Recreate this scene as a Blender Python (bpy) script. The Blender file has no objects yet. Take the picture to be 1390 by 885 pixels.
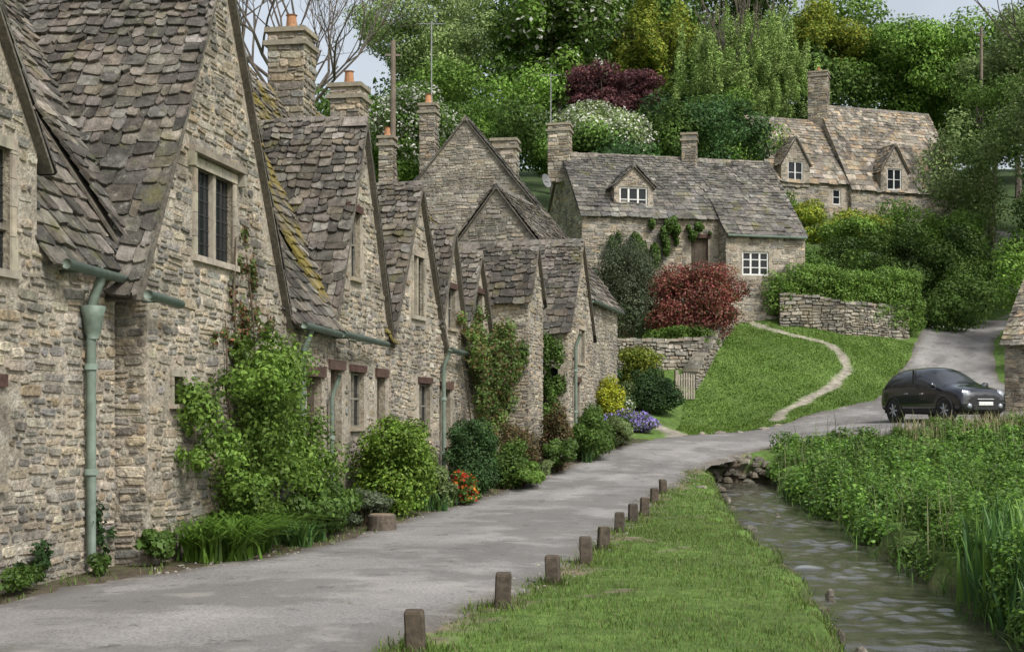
import bpy, bmesh, math, random
import numpy as np
from mathutils import Vector
from mathutils.geometry import tessellate_polygon
rng=np.random.default_rng(7); random.seed(7)
S=bpy.context.scene
R=random.uniform
# ---------------------------------------------------------------- materials
def vcmat(name,rough=.85,nz=(6,.3),big=(.7,.2),bump=(25,.4,.02),trans=0,spec=.3,lich=None,coat=0,metal=0):
    m=bpy.data.materials.new(name); m.use_nodes=True; nt=m.node_tree; N=nt.nodes; K=nt.links
    b=N['Principled BSDF']; out=N['Material Output']
    b.inputs['Roughness'].default_value=rough; b.inputs['Specular IOR Level'].default_value=spec
    b.inputs['Coat Weight'].default_value=coat; b.inputs['Metallic'].default_value=metal
    at=N.new('ShaderNodeAttribute'); at.attribute_name='Col'
    geo=N.new('ShaderNodeNewGeometry'); col=at.outputs['Color']
    for sc,a in (nz,big):
        if a<=0: continue
        t=N.new('ShaderNodeTexNoise'); t.inputs['Scale'].default_value=sc; t.inputs['Detail'].default_value=5
        K.new(geo.outputs['Position'],t.inputs['Vector'])
        mr=N.new('ShaderNodeMapRange'); mr.inputs[1].default_value=.3; mr.inputs[2].default_value=.7
        mr.inputs[3].default_value=1-a; mr.inputs[4].default_value=1+a
        K.new(t.outputs['Fac'],mr.inputs[0])
        vm=N.new('ShaderNodeVectorMath'); vm.operation='SCALE'
        K.new(col,vm.inputs[0]); K.new(mr.outputs[0],vm.inputs['Scale']); col=vm.outputs[0]
    for l in (lich or []):
        lc,sc,lo,hi,st=l
        t=N.new('ShaderNodeTexNoise'); t.inputs['Scale'].default_value=sc; t.inputs['Detail'].default_value=7; t.inputs['Roughness'].default_value=.65
        ad=N.new('ShaderNodeVectorMath'); ad.inputs[1].default_value=(sc*7.3,sc*3.1,1.7)
        K.new(geo.outputs['Position'],ad.inputs[0]); K.new(ad.outputs[0],t.inputs['Vector'])
        mr=N.new('ShaderNodeMapRange'); mr.inputs[1].default_value=lo; mr.inputs[2].default_value=hi; mr.inputs[4].default_value=st
        K.new(t.outputs['Fac'],mr.inputs[0])
        mx=N.new('ShaderNodeMix'); mx.data_type='RGBA'
        K.new(mr.outputs[0],mx.inputs[0]); K.new(col,mx.inputs[6]); mx.inputs[7].default_value=(*lc,1); col=mx.outputs[2]
    K.new(col,b.inputs['Base Color'])
    if bump:
        t=N.new('ShaderNodeTexNoise'); t.inputs['Scale'].default_value=bump[0]; t.inputs['Detail'].default_value=6
        K.new(geo.outputs['Position'],t.inputs['Vector'])
        bp=N.new('ShaderNodeBump'); bp.inputs['Strength'].default_value=bump[1]; bp.inputs['Distance'].default_value=bump[2]
        K.new(t.outputs['Fac'],bp.inputs['Height']); K.new(bp.outputs[0],b.inputs['Normal'])
    if trans>0:
        tr=N.new('ShaderNodeBsdfTranslucent'); K.new(col,tr.inputs['Color'])
        ms=N.new('ShaderNodeMixShader'); ms.inputs[0].default_value=trans
        K.new(b.outputs[0],ms.inputs[1]); K.new(tr.outputs[0],ms.inputs[2]); K.new(ms.outputs[0],out.inputs['Surface'])
    return m
M_stone=vcmat('limestone_rubble',.92,(16,.35),(.9,.25),(28,.8,.03),lich=[((.49,.455,.385),3.2,.54,.66,.62),((.12,.11,.09),7,.56,.67,.65),((.08,.073,.058),1.4,.51,.68,.6),((.40,.32,.20),.7,.56,.7,.3)])
M_trim=vcmat('dressed_stone',.85,(10,.2),(1.5,.2),(50,.4,.01),lich=[((.12,.11,.09),6,.54,.68,.5)])
M_tile=vcmat('stone_tiles',.92,(9,.4),(.8,.3),(30,.8,.03),lich=[((.30,.285,.24),7,.58,.66,.6),((.038,.035,.03),2.2,.50,.64,.65),((.16,.15,.04),1.3,.57,.68,.5),((.10,.12,.04),4,.60,.7,.45)])
M_mosstile=vcmat('mossy_tiles',.92,(9,.35),(.8,.25),(35,.7,.03),lich=[((.23,.18,.035),1.3,.44,.56,.8),((.05,.045,.03),4,.52,.66,.65)])
M_ltile=vcmat('buff_tiles',.9,(6,.3),(.5,.25),(25,.6,.03),lich=[((.38,.25,.13),1.4,.56,.68,.4),((.07,.065,.055),1.2,.50,.62,.75),((.06,.055,.045),5,.55,.66,.6)])
M_wood=vcmat('old_timber',.85,(20,.35),(3,.2),(60,.5,.01))
M_paint=vcmat('paint',.5,(8,.06),(1,.05),None)
M_metal=vcmat('painted_iron',.55,(12,.18),(2,.18),None,spec=.3)
M_leaf=vcmat('leaves',.55,(3,.12),(.35,.15),None,trans=.3,spec=.25)
M_leaff=vcmat('tree_leaves',.6,(.5,.2),(.12,.15),None,trans=.25,spec=.2)
M_bark=vcmat('bark',.9,(8,.3),(1,.2),(30,.6,.03))
M_ground=vcmat('ground_soil_grass',.95,(5,.35),(.6,.25),(18,.6,.05))
M_road=vcmat('worn_tarmac',.9,(30,.3),(.45,.22),(60,.7,.02),lich=[((.155,.146,.135),.42,.48,.54,.65),((.38,.355,.32),1.3,.55,.66,.5),((.08,.077,.072),3.2,.60,.66,.6),((.10,.10,.06),.8,.62,.72,.4)])
def flat(name,col,rough,metal=0,spec=.5,coat=0):
    m=bpy.data.materials.new(name); m.use_nodes=True; b=m.node_tree.nodes['Principled BSDF']
    b.inputs['Base Color'].default_value=(*col,1); b.inputs['Roughness'].default_value=rough
    b.inputs['Metallic'].default_value=metal; b.inputs['Specular IOR Level'].default_value=spec; b.inputs['Coat Weight'].default_value=coat
    t=m.node_tree.nodes.new('ShaderNodeTexNoise'); t.inputs['Scale'].default_value=5
    mr=m.node_tree.nodes.new('ShaderNodeMapRange'); mr.inputs[3].default_value=max(0,rough-.05); mr.inputs[4].default_value=rough+.08
    m.node_tree.links.new(t.outputs['Fac'],mr.inputs[0]); m.node_tree.links.new(mr.outputs[0],b.inputs['Roughness'])
    return m
M_glass=flat('window_glass',(.015,.018,.02),.1,0,.35)
M_carp=flat('black_car_paint',(.012,.013,.018),.2,0,.5,1)
M_carg=flat('car_glass',(.05,.055,.06),.04,0,.9)
M_rub=flat('rubber',(.02,.02,.02),.8)
M_chr=flat('alloy',(.5,.5,.52),.3,.9)
M_lamp=flat('headlamp',(.4,.42,.45),.12,.3)
M_plate=flat('plate_white',(.7,.7,.66),.5)
M_water=vcmat('water',.04,(3,.3),(.6,.3),(14,.35,.02),spec=.9)
# ---------------------------------------------------------------- mesh helpers
def empty(name,loc=(0,0,0)):
    e=bpy.data.objects.new(name,None); e.location=loc; e.empty_display_size=.3; S.collection.objects.link(e); return e
def link(me,name,mat,parent):
    o=bpy.data.objects.new(name,me); S.collection.objects.link(o)
    for m in (mat if isinstance(mat,list) else [mat]): me.materials.append(m)
    if parent: o.parent=parent; o.matrix_parent_inverse=parent.matrix_basis.inverted()
    return o
class B:
    def __init__(s): s.V=[];s.F=[];s.C=[]
    def add(s,vs,fs,col):
        k=len(s.V); s.V.extend([tuple(v) for v in vs]); s.F.extend([tuple(k+i for i in f) for f in fs]); s.C.extend([(*col,1)]*len(vs))
    def hexa(s,v,col): s.add(v,[(0,3,2,1),(4,5,6,7),(0,1,5,4),(1,2,6,5),(2,3,7,6),(3,0,4,7)],col)
    def box(s,fr,s0,s1,n0,n1,z0,z1,col):
        p=fr.pt; s.hexa([p(s0,n0,z0),p(s1,n0,z0),p(s1,n1,z0),p(s0,n1,z0),p(s0,n0,z1),p(s1,n0,z1),p(s1,n1,z1),p(s0,n1,z1)],col)
    def tube(s,pts,rad,k,col):
        pts=[Vector(p) for p in pts]; rings=[]
        for i,p in enumerate(pts):
            d=(pts[min(i+1,len(pts)-1)]-pts[max(i-1,0)]).normalized()
            a=d.cross(Vector((.31,.17,.93)) if abs(d.z)<.9 else Vector((1,.1,0))).normalized(); b=d.cross(a)
            r=rad[i] if isinstance(rad,(list,tuple)) else rad
            rings.append([p+(a*math.cos(2*math.pi*j/k)+b*math.sin(2*math.pi*j/k))*r for j in range(k)])
        vs=[v for r in rings for v in r]; fs=[]
        for i in range(len(pts)-1):
            for j in range(k): fs.append((i*k+j,i*k+(j+1)%k,(i+1)*k+(j+1)%k,(i+1)*k+j))
        fs.append(tuple(range(k))); fs.append(tuple((len(pts)-1)*k+j for j in range(k)))
        s.add(vs,fs,col)
    def out(s,name,mat,parent=None,smooth=False):
        if not s.V: return None
        me=bpy.data.meshes.new(name); me.from_pydata(s.V,[],s.F); me.update()
        ca=me.color_attributes.new('Col','FLOAT_COLOR','POINT'); ca.data.foreach_set('color',np.array(s.C,dtype=np.float32).ravel())
        if smooth: me.polygons.foreach_set('use_smooth',[True]*len(me.polygons))
        return link(me,name,mat,parent)
def npmesh(name,V,F,C,mat,parent=None,smooth=False):
    me=bpy.data.meshes.new(name); n=len(V); k=F.shape[1]
    me.vertices.add(n); me.vertices.foreach_set('co',V.astype(np.float32).ravel())
    me.loops.add(F.size); me.loops.foreach_set('vertex_index',F.astype(np.int32).ravel())
    me.polygons.add(len(F)); me.polygons.foreach_set('loop_start',np.arange(0,F.size,k,dtype=np.int32))
    if smooth: me.polygons.foreach_set('use_smooth',np.ones(len(F),dtype=bool))
    me.update(calc_edges=True)
    c4=np.ones((n,4),dtype=np.float32); c4[:,:3]=C
    ca=me.color_attributes.new('Col','FLOAT_COLOR','POINT'); ca.data.foreach_set('color',c4.ravel())
    return link(me,name,mat,parent)
class Fr:
    def __init__(s,o,u):
        l=math.hypot(*u); s.o=o; s.u=(u[0]/l,u[1]/l); s.n=(s.u[1],-s.u[0])
    def pt(s,a,n,z): return Vector((s.o[0]+s.u[0]*a+s.n[0]*n, s.o[1]+s.u[1]*a+s.n[1]*n, z))
    @property
    def U(s): return Vector((s.u[0],s.u[1],0))
    @property
    def Nn(s): return Vector((s.n[0],s.n[1],0))
def jit(c,a=.2,h=.05):
    k=R(1-a,1+a); return (c[0]*k*R(1-h,1+h),c[1]*k,c[2]*k*R(1-h,1+h))
# ---------------------------------------------------------------- terrain
CP=np.array([(-6,5,-.1),(0,5,-.1),(-5,14,-.1),(0,14,-.1),(-3,22,-.1),(2,22,-.1),(3,30,0),(-1,30,0),(1,36,.3),(4.6,36,.2),(3,41,.75),(4.7,44,.95),(8,43,.85),(11.4,43,1.35),(14,45,1.5),(10,50,1.57),(14.1,54,2.3),(17.2,60,3.6),(22.8,74,5.9),(27.5,84,7.4),(18.8,57,3.0),(16.5,47,1.7),
(2.5,11,-.15),(4,20,-.15),(6,14,-.25),(8,20,-.25),(10,30,-.05),(12,38,.5),(20,30,.2),(20,42,1.2),(30,30,1),(9,38,.25),(5.5,30,-.1),
(6.6,50,1.35),(10.3,63,6.05),(11.9,61,5.2),(13.3,59,4.6),(13.4,57,3.6),(12,54.5,2.7),(9.6,51,1.83),(7.1,54,2.7),(9.9,62.5,5.75),(17.9,64,5.1),(9,57,3.9),
(4,50,1.9),(4,56,4),(5,62,6.3),(8,64,6.9),(12,66,7.3),(15,65,6.6),(3,68,7.5),(12.5,70,8.5),(14,88,13.8),(20,90,14),(27,95,14.5),(16,77,10),(24,86,10),
(35,84,10),(32,70,8),(25,58,4.5),(0,75,11),(-10,60,6),(-20,50,4),(-10,40,2),(-10,25,.2),(-20,25,1),(-12,10,0),(0,100,18),(20,110,20),(50,110,20),(-30,100,18),(0,140,26),(50,140,26),(-40,140,26),(90,100,18),(90,40,6),(60,60,10),(60,20,2),(-60,60,9),(-60,10,3),(-30,0,0),(30,0,-.1),(0,-20,0),(60,-20,1),(-60,-20,1),(100,180,30),(-100,180,30),(0,200,32),(-150,50,20),(150,50,18),(0,-120,2),(150,-100,5),(-150,-100,8)],float)
def phi(r): return np.sqrt(r*r+.6)
def solve():
    n=len(CP); A=np.zeros((n+3,n+3)); d=np.hypot(CP[:,None,0]-CP[None,:,0],CP[:,None,1]-CP[None,:,1])
    A[:n,:n]=phi(d); A[:n,n]=1; A[:n,n+1:]=CP[:,:2]; A[n,:n]=1; A[n+1:,:n]=CP[:,:2].T
    return np.linalg.solve(A,np.concatenate([CP[:,2],[0,0,0]]))
Wt=solve()
def T0(x,y):
    x=np.asarray(x,float); y=np.asarray(y,float); sh=np.broadcast(x,y).shape; x=np.broadcast_to(x,sh).ravel(); y=np.broadcast_to(y,sh).ravel()
    o=np.empty(len(x)); n=len(CP)
    for i in range(0,len(x),20000):
        a=x[i:i+20000];b=y[i:i+20000]; d=np.hypot(a[:,None]-CP[None,:,0],b[:,None]-CP[None,:,1])
        o[i:i+20000]=phi(d)@Wt[:n]+Wt[n]+Wt[n+1]*a+Wt[n+2]*b
    return o.reshape(sh)
RL=np.array([(-6.3,4),(-4.9,13.6),(-4.2,15.8),(-2.75,19.3),(-1.73,24.8),(-.68,29.4),(.08,31.8),(1.2,36),(2.85,40.7),(4.7,44.5),(7.2,47.5),(10,50),(14.1,54.5),(17,61),(22.4,74),(27,85),(31,95)],float)
RR=np.array([(-3,4),(-.75,12),(-.05,14.3),(.65,17.5),(1.7,23),(2.6,28),(3.2,31),(4.1,34.5),(4.75,37.5),(7,41.6),(9.2,42.9),(12.5,42.3),(18.5,47.5),(20,59),(25.4,73),(30,84),(34,94)],float)
def smooth(P,it=6):
    o=[]; n=len(P)
    for i in range(n-1):
        p0,p1,p2,p3=P[max(i-1,0)],P[i],P[i+1],P[min(i+2,n-1)]
        for k in range(it):
            t=k/it; o.append(.5*((2*p1)+(-p0+p2)*t+(2*p0-5*p1+4*p2-p3)*t*t+(-p0+3*p1-3*p2+p3)*t**3))
    o.append(P[-1]); return np.array(o)
RLs=smooth(RL,14); RRs=smooth(RR,14)
RP=np.vstack([RLs,RRs[::-1]])
def pipn(x,y,P):
    ins=np.zeros(x.shape,bool); j=len(P)-1
    for i in range(len(P)):
        xi,yi=P[i];xj,yj=P[j]
        c=((yi>y)!=(yj>y))&(x<(xj-xi)*(y-yi)/(yj-yi+1e-12)+xi); ins^=c; j=i
    return ins
def dline(x,y,P):
    d=np.full(x.shape,1e9)
    for i in range(len(P)-1):
        a=P[i];b=P[i+1]; ab=b-a; t=np.clip(((x-a[0])*ab[0]+(y-a[1])*ab[1])/(ab@ab+1e-9),0,1)
        d=np.minimum(d,np.hypot(x-a[0]-t*ab[0],y-a[1]-t*ab[1]))
    return d
SY=np.array([2,8,13.9,18.9,25.4,28,33,37,40.3]); SLx=np.array([1.5,2.4,3.2,3.75,4.1,4.35,4.9,5.3,5.6]); SRx=np.array([3.5,4.3,5.1,5.6,6.2,6.45,6.7,7.0,7.3])
def wz(y): return np.interp(y,[20,28,40],[-.58,-.46,-.2])
def wob(x,y): return .14*np.sin(1.9*y+1)+.09*np.sin(4.3*y+x)+.06*np.sin(9.1*y)
def carve(x,y,z):
    l=np.interp(y,SY,SLx)+wob(x,y); r=np.interp(y,SY,SRx)+wob(x+3,y*1.1)
    inn=np.minimum(np.minimum(x-l,r-x),40.5-y)
    t=np.clip((inn+.38)/.45,0,1); t=t*t*(3-2*t)
    return z*(1-t)+(wz(y)-.35)*t, inn
def G(x,y):
    x=np.asarray(x,float);y=np.asarray(y,float)
    z=T0(x,y); z,_=carve(x,y,z); return z
def g1(x,y): return float(G(np.array([x]),np.array([y]))[0])
def nz2(x,y): return np.sin(2.3*x+1.1*y)*.4+np.sin(5.1*y-3.7*x+1)*.3+np.sin(9.7*x+7.3*y)*.2+np.sin(17*x-13*y)*.15
def worn(x,y): return nz2(x*.9+3,y*.7)>.66
def axis(lo,d0,d1,hi,st):
    a=list(np.arange(d0,d1+1e-6,st)); s=st; v=d1
    while v<hi: s=min(s*1.18,8); v+=s; a.append(v)
    s=st; v=d0
    while v>lo: s=min(s*1.18,8); v-=s; a.insert(0,v)
    return np.array(a)
xs=axis(-260,-7,19,260,.2); ys=axis(-120,7,66,330,.2)
X,Y=np.meshgrid(xs,ys); Z0=T0(X,Y); Z,inn=carve(X,Y,Z0)
road=pipn(X,Y,RP); dL=dline(X,Y,RLs); dR=dline(X,Y,RRs)
nse=nz2(X,Y)
Z=np.where(road,Z-.035,Z+.016*nse)
col=np.zeros(X.shape+(3,)); 
grass=np.array((.09,.16,.03)); earth=np.array((.20,.16,.11)); soil=np.array((.07,.055,.035)); pth=np.array((.31,.275,.22))
dry=np.clip(.5+nse*.5,0,1)[...,None]
col[:]=grass*(1-.3*dry)+np.array((.14,.17,.05))*.3*dry
m=np.clip((.5+.25*nse-dL)/.15,0,1)*((Y<43)); col=col*(1-m[...,None])+earth*.8*m[...,None]
lft=(X<np.interp(Y,RLs[:,1],RLs[:,0]))&(Y<44); m=(lft*1.)[...,None]*.85; col=col*(1-m)+soil*m
m=np.clip((.28+.34*nse-dR)/.12,0,1)*(Y<44); col=col*(1-m[...,None])+earth*m[...,None]
m=(worn(X,Y)&(dR<1.5)&(Y<41)&~road)[...,None]*.8; col=col*(1-m)+earth*.9*m
PATH=smooth(np.array([(9.3,50.2),(10.2,51.8),(12,54.5),(13.4,57),(13.2,59.2),(11.9,61),(10.3,63),(9.8,66)],float),6)
m=np.clip((.24+.12*nse-dline(X,Y,PATH))/.12,0,1)[...,None]; col=col*(1-m)+pth*m
PATH2=np.array([(4.3,52.),(4.7,48.5),(5.3,46.5),(5.2,44.6)]); m=np.clip((.4+.12*nse-dline(X,Y,PATH2))/.15,0,1)[...,None]; col=col*(1-m)+pth*.9*m
m=np.clip((inn+.3)/.2,0,1)[...,None]; col=col*(1-m)+soil*1.2*m
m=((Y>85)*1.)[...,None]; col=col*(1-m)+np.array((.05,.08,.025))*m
ny,nx=X.shape; idx=np.arange(nx*ny).reshape(ny,nx)
F=np.stack([idx[:-1,:-1],idx[:-1,1:],idx[1:,1:],idx[1:,:-1]],-1).reshape(-1,4)
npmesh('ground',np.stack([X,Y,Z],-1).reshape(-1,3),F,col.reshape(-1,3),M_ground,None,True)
na=15; rows=[]; cc=[]; dzs=[]
for i,(a,b) in enumerate(zip(RLs,RRs)):
    w_=np.linalg.norm(b-a); ja=.06*math.sin(i*1.9)+.06*math.sin(i*.83+1); jb=.06*math.sin(i*2.3)+.07*math.sin(i*.9)
    for k in range(na):
        t=min(max((k-1)/(na-3),0),1); t2=t+(ja/w_ if k<=1 else 0)+(jb/w_ if k>=na-2 else 0)+(-.16/w_ if k==0 else 0)+(.16/w_ if k==na-1 else 0)
        rows.append(a+(b-a)*t2); cc.append(abs(t-.5)*2); dzs.append(-.07 if k in(0,na-1) else 0)
rows=np.array(rows); cc=np.array(cc); zc=T0(rows[:,0],rows[:,1])+.012+.03*(1-cc**2)+np.array(dzs); ns=nz2(rows[:,0]*.6,rows[:,1]*.6)
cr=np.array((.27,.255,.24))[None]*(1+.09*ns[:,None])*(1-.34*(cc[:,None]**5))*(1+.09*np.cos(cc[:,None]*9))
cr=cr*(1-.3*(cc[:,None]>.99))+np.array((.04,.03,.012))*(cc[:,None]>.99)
idx=np.arange(len(rows)).reshape(-1,na); F=np.stack([idx[:-1,:-1],idx[:-1,1:],idx[1:,1:],idx[1:,:-1]],-1).reshape(-1,4)
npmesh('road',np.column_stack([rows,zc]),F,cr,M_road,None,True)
# rippled water surface
yy=np.arange(-2,41,.07); tt_=np.linspace(0,1,60)
WY,WT=np.meshgrid(yy,tt_,indexing='ij'); l=np.interp(WY,SY,SLx)-.7; r=np.interp(WY,SY,SRx)+.7; WX=l+(r-l)*WT
rp=np.zeros_like(WX); rr=np.random.default_rng(3)
for q in range(26):
    a=rr.normal(math.pi/2,.75); k=rr.uniform(5,26); rp+=np.sin((WX*math.cos(a)+WY*math.sin(a))*k+rr.uniform(0,6)+1.2*np.sin(WX*rr.uniform(.8,2.5)+WY*rr.uniform(.5,1.6)))*.022/k**.9*rr.uniform(.5,1.4)
amp=1+.8*np.sin(WX*1.3+WY*.7)*np.sin(WY*.9-WX)
WZ=wz(WY)+rp*amp
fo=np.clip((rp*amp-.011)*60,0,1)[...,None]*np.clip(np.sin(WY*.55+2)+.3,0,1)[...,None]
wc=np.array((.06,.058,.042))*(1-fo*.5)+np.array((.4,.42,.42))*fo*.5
idx=np.arange(WX.size).reshape(WX.shape); F=np.stack([idx[:-1,:-1],idx[:-1,1:],idx[1:,1:],idx[1:,:-1]],-1).reshape(-1,4)
npmesh('stream_water',np.stack([WX,WY,WZ],-1).reshape(-1,3),F,wc.reshape(-1,3),M_water,None,True)
# ---------------------------------------------------------------- masonry
def pip(x,y,P):
    ins=False;j=len(P)-1
    for i in range(len(P)):
        xi,yi=P[i];xj,yj=P[j]
        if (yi>y)!=(yj>y) and x<(xj-xi)*(y-yi)/(yj-yi)+xi: ins=not ins
        j=i
    return ins
PAL=[(.375,.315,.23),(.315,.27,.205),(.26,.235,.19),(.22,.205,.175),(.45,.40,.31),(.335,.27,.18),(.30,.265,.21),(.41,.35,.255),(.17,.155,.13),(.24,.225,.20)]
PALG=[(.30,.27,.22),(.25,.23,.19),(.34,.31,.25),(.21,.195,.165),(.39,.35,.28),(.31,.26,.19)]
def stones(b,fr,outer,holes,pal,rh=(.07,.16),sw=(.12,.42),margin=.13,pr=(.004,.03)):
    z0=min(p[1] for p in outer); z1=max(p[1] for p in outer); a0=min(p[0] for p in outer); a1=max(p[0] for p in outer)
    p1,p2,p3=R(0,6),R(0,6),R(0,6)
    wv=lambda s,z:.035*math.sin(1.7*s+p1+z*.7)+.022*math.sin(4.1*s+p2-z*1.3)+.012*math.sin(9*s+p3)
    z=z0-.1
    while z<z1+.05:
        h=R(*rh); a=a0+R(-.15,0)
        while a<a1:
            w=R(*sw)*(1.2 if h>.12 else .8)*(R(.4,.7) if R(0,1)<.25 else 1); g=R(.006,.016)
            dz=wv(a+w/2,z); sub=[(z,z+h)]
            if R(0,1)<.22 and h>.11: k=R(.4,.6); sub=[(z,z+h*k),(z+h*k,z+h)]
            elif R(0,1)<.2: sub=[(z+R(0,.02),z+h*R(.8,1.15))]
            for (za,zb) in sub:
                q=[max(a+g,a0+.004),min(a+w-g,a1-.004),za+g+dz,zb-g+dz]
                ok=q[1]-q[0]>.05 and q[2]>z0-.2 and all(pip(x,y,outer) for x in (q[0],q[1]) for y in (max(q[2],z0+.01),q[3]))
                if ok:
                    for hh in holes:
                        mg=hh.get('m',margin)
                        if q[1]>hh['s'][0]-mg and q[0]<hh['s'][1]+mg and q[3]>hh['z'][0]-mg and q[2]<hh['z'][1]+mg: ok=False;break
                if not ok: continue
                H=q[3]-q[2]; Wd=q[1]-q[0]; p=R(*pr); P=fr.pt; sl=R(-.05,.05)*min(Wd,.3)
                o=[]
                for (sx,sz) in ((0,0),(1,0),(1,1),(0,1)):
                    cx=min(R(.12,.4)*H,Wd*.35); cz=R(.12,.4)*H; x_=q[sx]; z_=q[2+sz]+(sl if sx else -sl)
                    ax=(x_+(cx if sx==0 else -cx),z_); az_=(x_,z_+(cz if sz==0 else -cz))
                    o+= [az_,ax] if (sx,sz) in ((0,0),(1,1)) else [ax,az_]
                cx=(q[0]+q[1])/2; cz=(q[2]+q[3])/2; i=min(.014/H*2,.3); ix=min(.014/Wd*2,.3)
                vs=[P(x_,-.008,z_) for x_,z_ in o]+[P(x_+(cx-x_)*ix,p+R(-.004,.004),z_+(cz-z_)*i) for x_,z_ in o]
                b.add(vs,[tuple(range(8,16))]+[(k,(k+1)%8,8+(k+1)%8,8+k) for k in range(8)],jit(random.choice(pal),.24))
            a+=w
        z+=h
def wall(parent,fr,outer,holes=(),pal=PAL,name='wall',depth=.2,st=True,**kw):
    loops=[[Vector((p[0],p[1],0)) for p in outer]]
    for h in holes:
        (a,c),(z,w)=h['s'],h['z']; loops.append([Vector((a,z,0)),Vector((c,z,0)),Vector((c,w,0)),Vector((a,w,0))])
    flatp=[p for l in loops for p in l]; tri=tessellate_polygon(loops)
    b=B(); mc=(.37,.32,.25) if pal is PAL else (.27,.24,.19)
    b.add([fr.pt(p.x,0,p.y) for p in flatp],[tuple(t) for t in tri],mc)
    for h in holes:
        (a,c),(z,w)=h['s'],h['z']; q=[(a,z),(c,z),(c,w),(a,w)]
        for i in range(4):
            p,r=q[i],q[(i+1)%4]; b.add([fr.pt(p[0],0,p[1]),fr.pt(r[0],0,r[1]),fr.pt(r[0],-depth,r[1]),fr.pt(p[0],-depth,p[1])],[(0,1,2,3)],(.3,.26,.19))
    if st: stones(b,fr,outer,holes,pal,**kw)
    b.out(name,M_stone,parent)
def opening(parent,fr,h):
    (a,c),(z,w)=h['s'],h['z']; k=h.get('k','mull'); sc=(.37,.325,.25)
    gd=-.08 if k=='mull' else -.12
    g=B(); g.box(fr,a,c,gd-.04,gd,z,w,(.02,.02,.02)); 
    t=B(); 
    if k in('mull','small'):
        g.out('glass',M_glass,parent); e=.10 if k=='mull' else .07
        x=a-e-.02
        while x<c+e: x2=min(x+R(.3,.6),c+e+.02); t.box(fr,x,x2-.008,-.03,.03,w,w+e*1.2,jit(sc,.15)); x=x2
        t.box(fr,a-e-.03,c+e+.03,-.03,.06,z-e*.8,z,jit(sc,.1))
        zz=z
        while zz<w-.02:
            z2=min(zz+R(.2,.4),w); 
            t.box(fr,a-e*R(.8,1.3),a,-.03,.028,zz,z2-.008,jit(sc,.15)); t.box(fr,c,c+e*R(.8,1.3),-.03,.028,zz,z2-.008,jit(sc,.15)); zz=z2
        if k=='mull':
            nm=h.get('nm',1)
            for i in range(1,nm+1):
                x=a+(c-a)*i/(nm+1); t.box(fr,x-.045,x+.045,gd,-.005,z,w,jit(sc,.1))
            l=B()
            nn=int((w-z)/.17)
            for i in range(1,nn): l.box(fr,a,c,gd,gd+.01,z+(w-z)*i/nn-.008,z+(w-z)*i/nn+.008,(.04,.04,.04))
            mm=max(2,int((c-a)/.13))
            for i in range(1,mm): l.box(fr,a+(c-a)*i/mm-.007,a+(c-a)*i/mm+.007,gd,gd+.012,z,w,(.04,.04,.04))
            l.out('lead_cames',M_metal,parent)
            if h.get('hood'):
                t.box(fr,a-.28,c+.28,-.02,.11,w+.16,w+.25,jit((.27,.24,.18),.1))
                t.box(fr,a-.28,a-.20,-.02,.10,w-.02,w+.16,jit((.27,.24,.18),.1)); t.box(fr,c+.20,c+.28,-.02,.10,w-.02,w+.16,jit((.27,.24,.18),.1))
        t.out('stone_surround',M_trim,parent)
    elif k=='white':
        g.out('glass',M_glass,parent); cw=(.72,.71,.67); e=.07
        t.box(fr,a,c,-.118,-.05,w-e,w,cw); t.box(fr,a,c,-.118,-.03,z,z+e,cw); t.box(fr,a,a+e,-.117,-.06,z,w,cw); t.box(fr,c-e,c,-.117,-.06,z,w,cw)
        n=h.get('nm',1)
        for i in range(1,n+1): x=a+(c-a)*i/(n+1); t.box(fr,x-.04,x+.04,-.117,-.07,z,w,cw)
        for i in range(1,h.get('nh',2)): zz=z+(w-z)*i/h.get('nh',2); t.box(fr,a,c,-.117,-.08,zz-.02,zz+.02,cw)
        t.out('window_frame',M_paint,parent)
    elif k=='door':
        nb=max(3,int((c-a)/.16)); d=h.get('col',(.08,.06,.042))
        for i in range(nb): t.box(fr,a+(c-a)*i/nb+.004,a+(c-a)*(i+1)/nb-.004,-.2,-.13-R(0,.006),z,w,jit(d,.1))
        t.box(fr,a-.14,c+.14,-.05,.045,w,w+.17,jit((.09,.055,.04),.1)); t.out('door',M_wood,parent)
    elif k=='timber':
        g.out('glass',M_glass,parent); d=(.22,.2,.16)
        t.box(fr,a-.1,c+.1,-.05,.04,w,w+.13,(.08,.045,.035)); t.box(fr,a-.05,c+.05,-.03,.07,z-.07,z,(.33,.28,.2))
        for x in (a,(a+c)/2-.025,c-.05): t.box(fr,x,x+.045,-.118,-.08,z,w,d)
        for x in (z,(z+w)/2,w-.05): t.box(fr,a,c,-.118,-.09,x,x+.035,d)
        t.out('window_frame',M_wood,parent)
TP=((.132,.115,.095),(.103,.092,.077),(.168,.15,.124),(.076,.069,.058),(.147,.125,.095),(.21,.19,.16))
TPD=((.13,.12,.105),(.105,.098,.088),(.165,.153,.13),(.2,.184,.155))
TPL=((.30,.26,.20),(.25,.22,.175),(.34,.30,.24),(.18,.16,.13),(.34,.26,.17))
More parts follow.
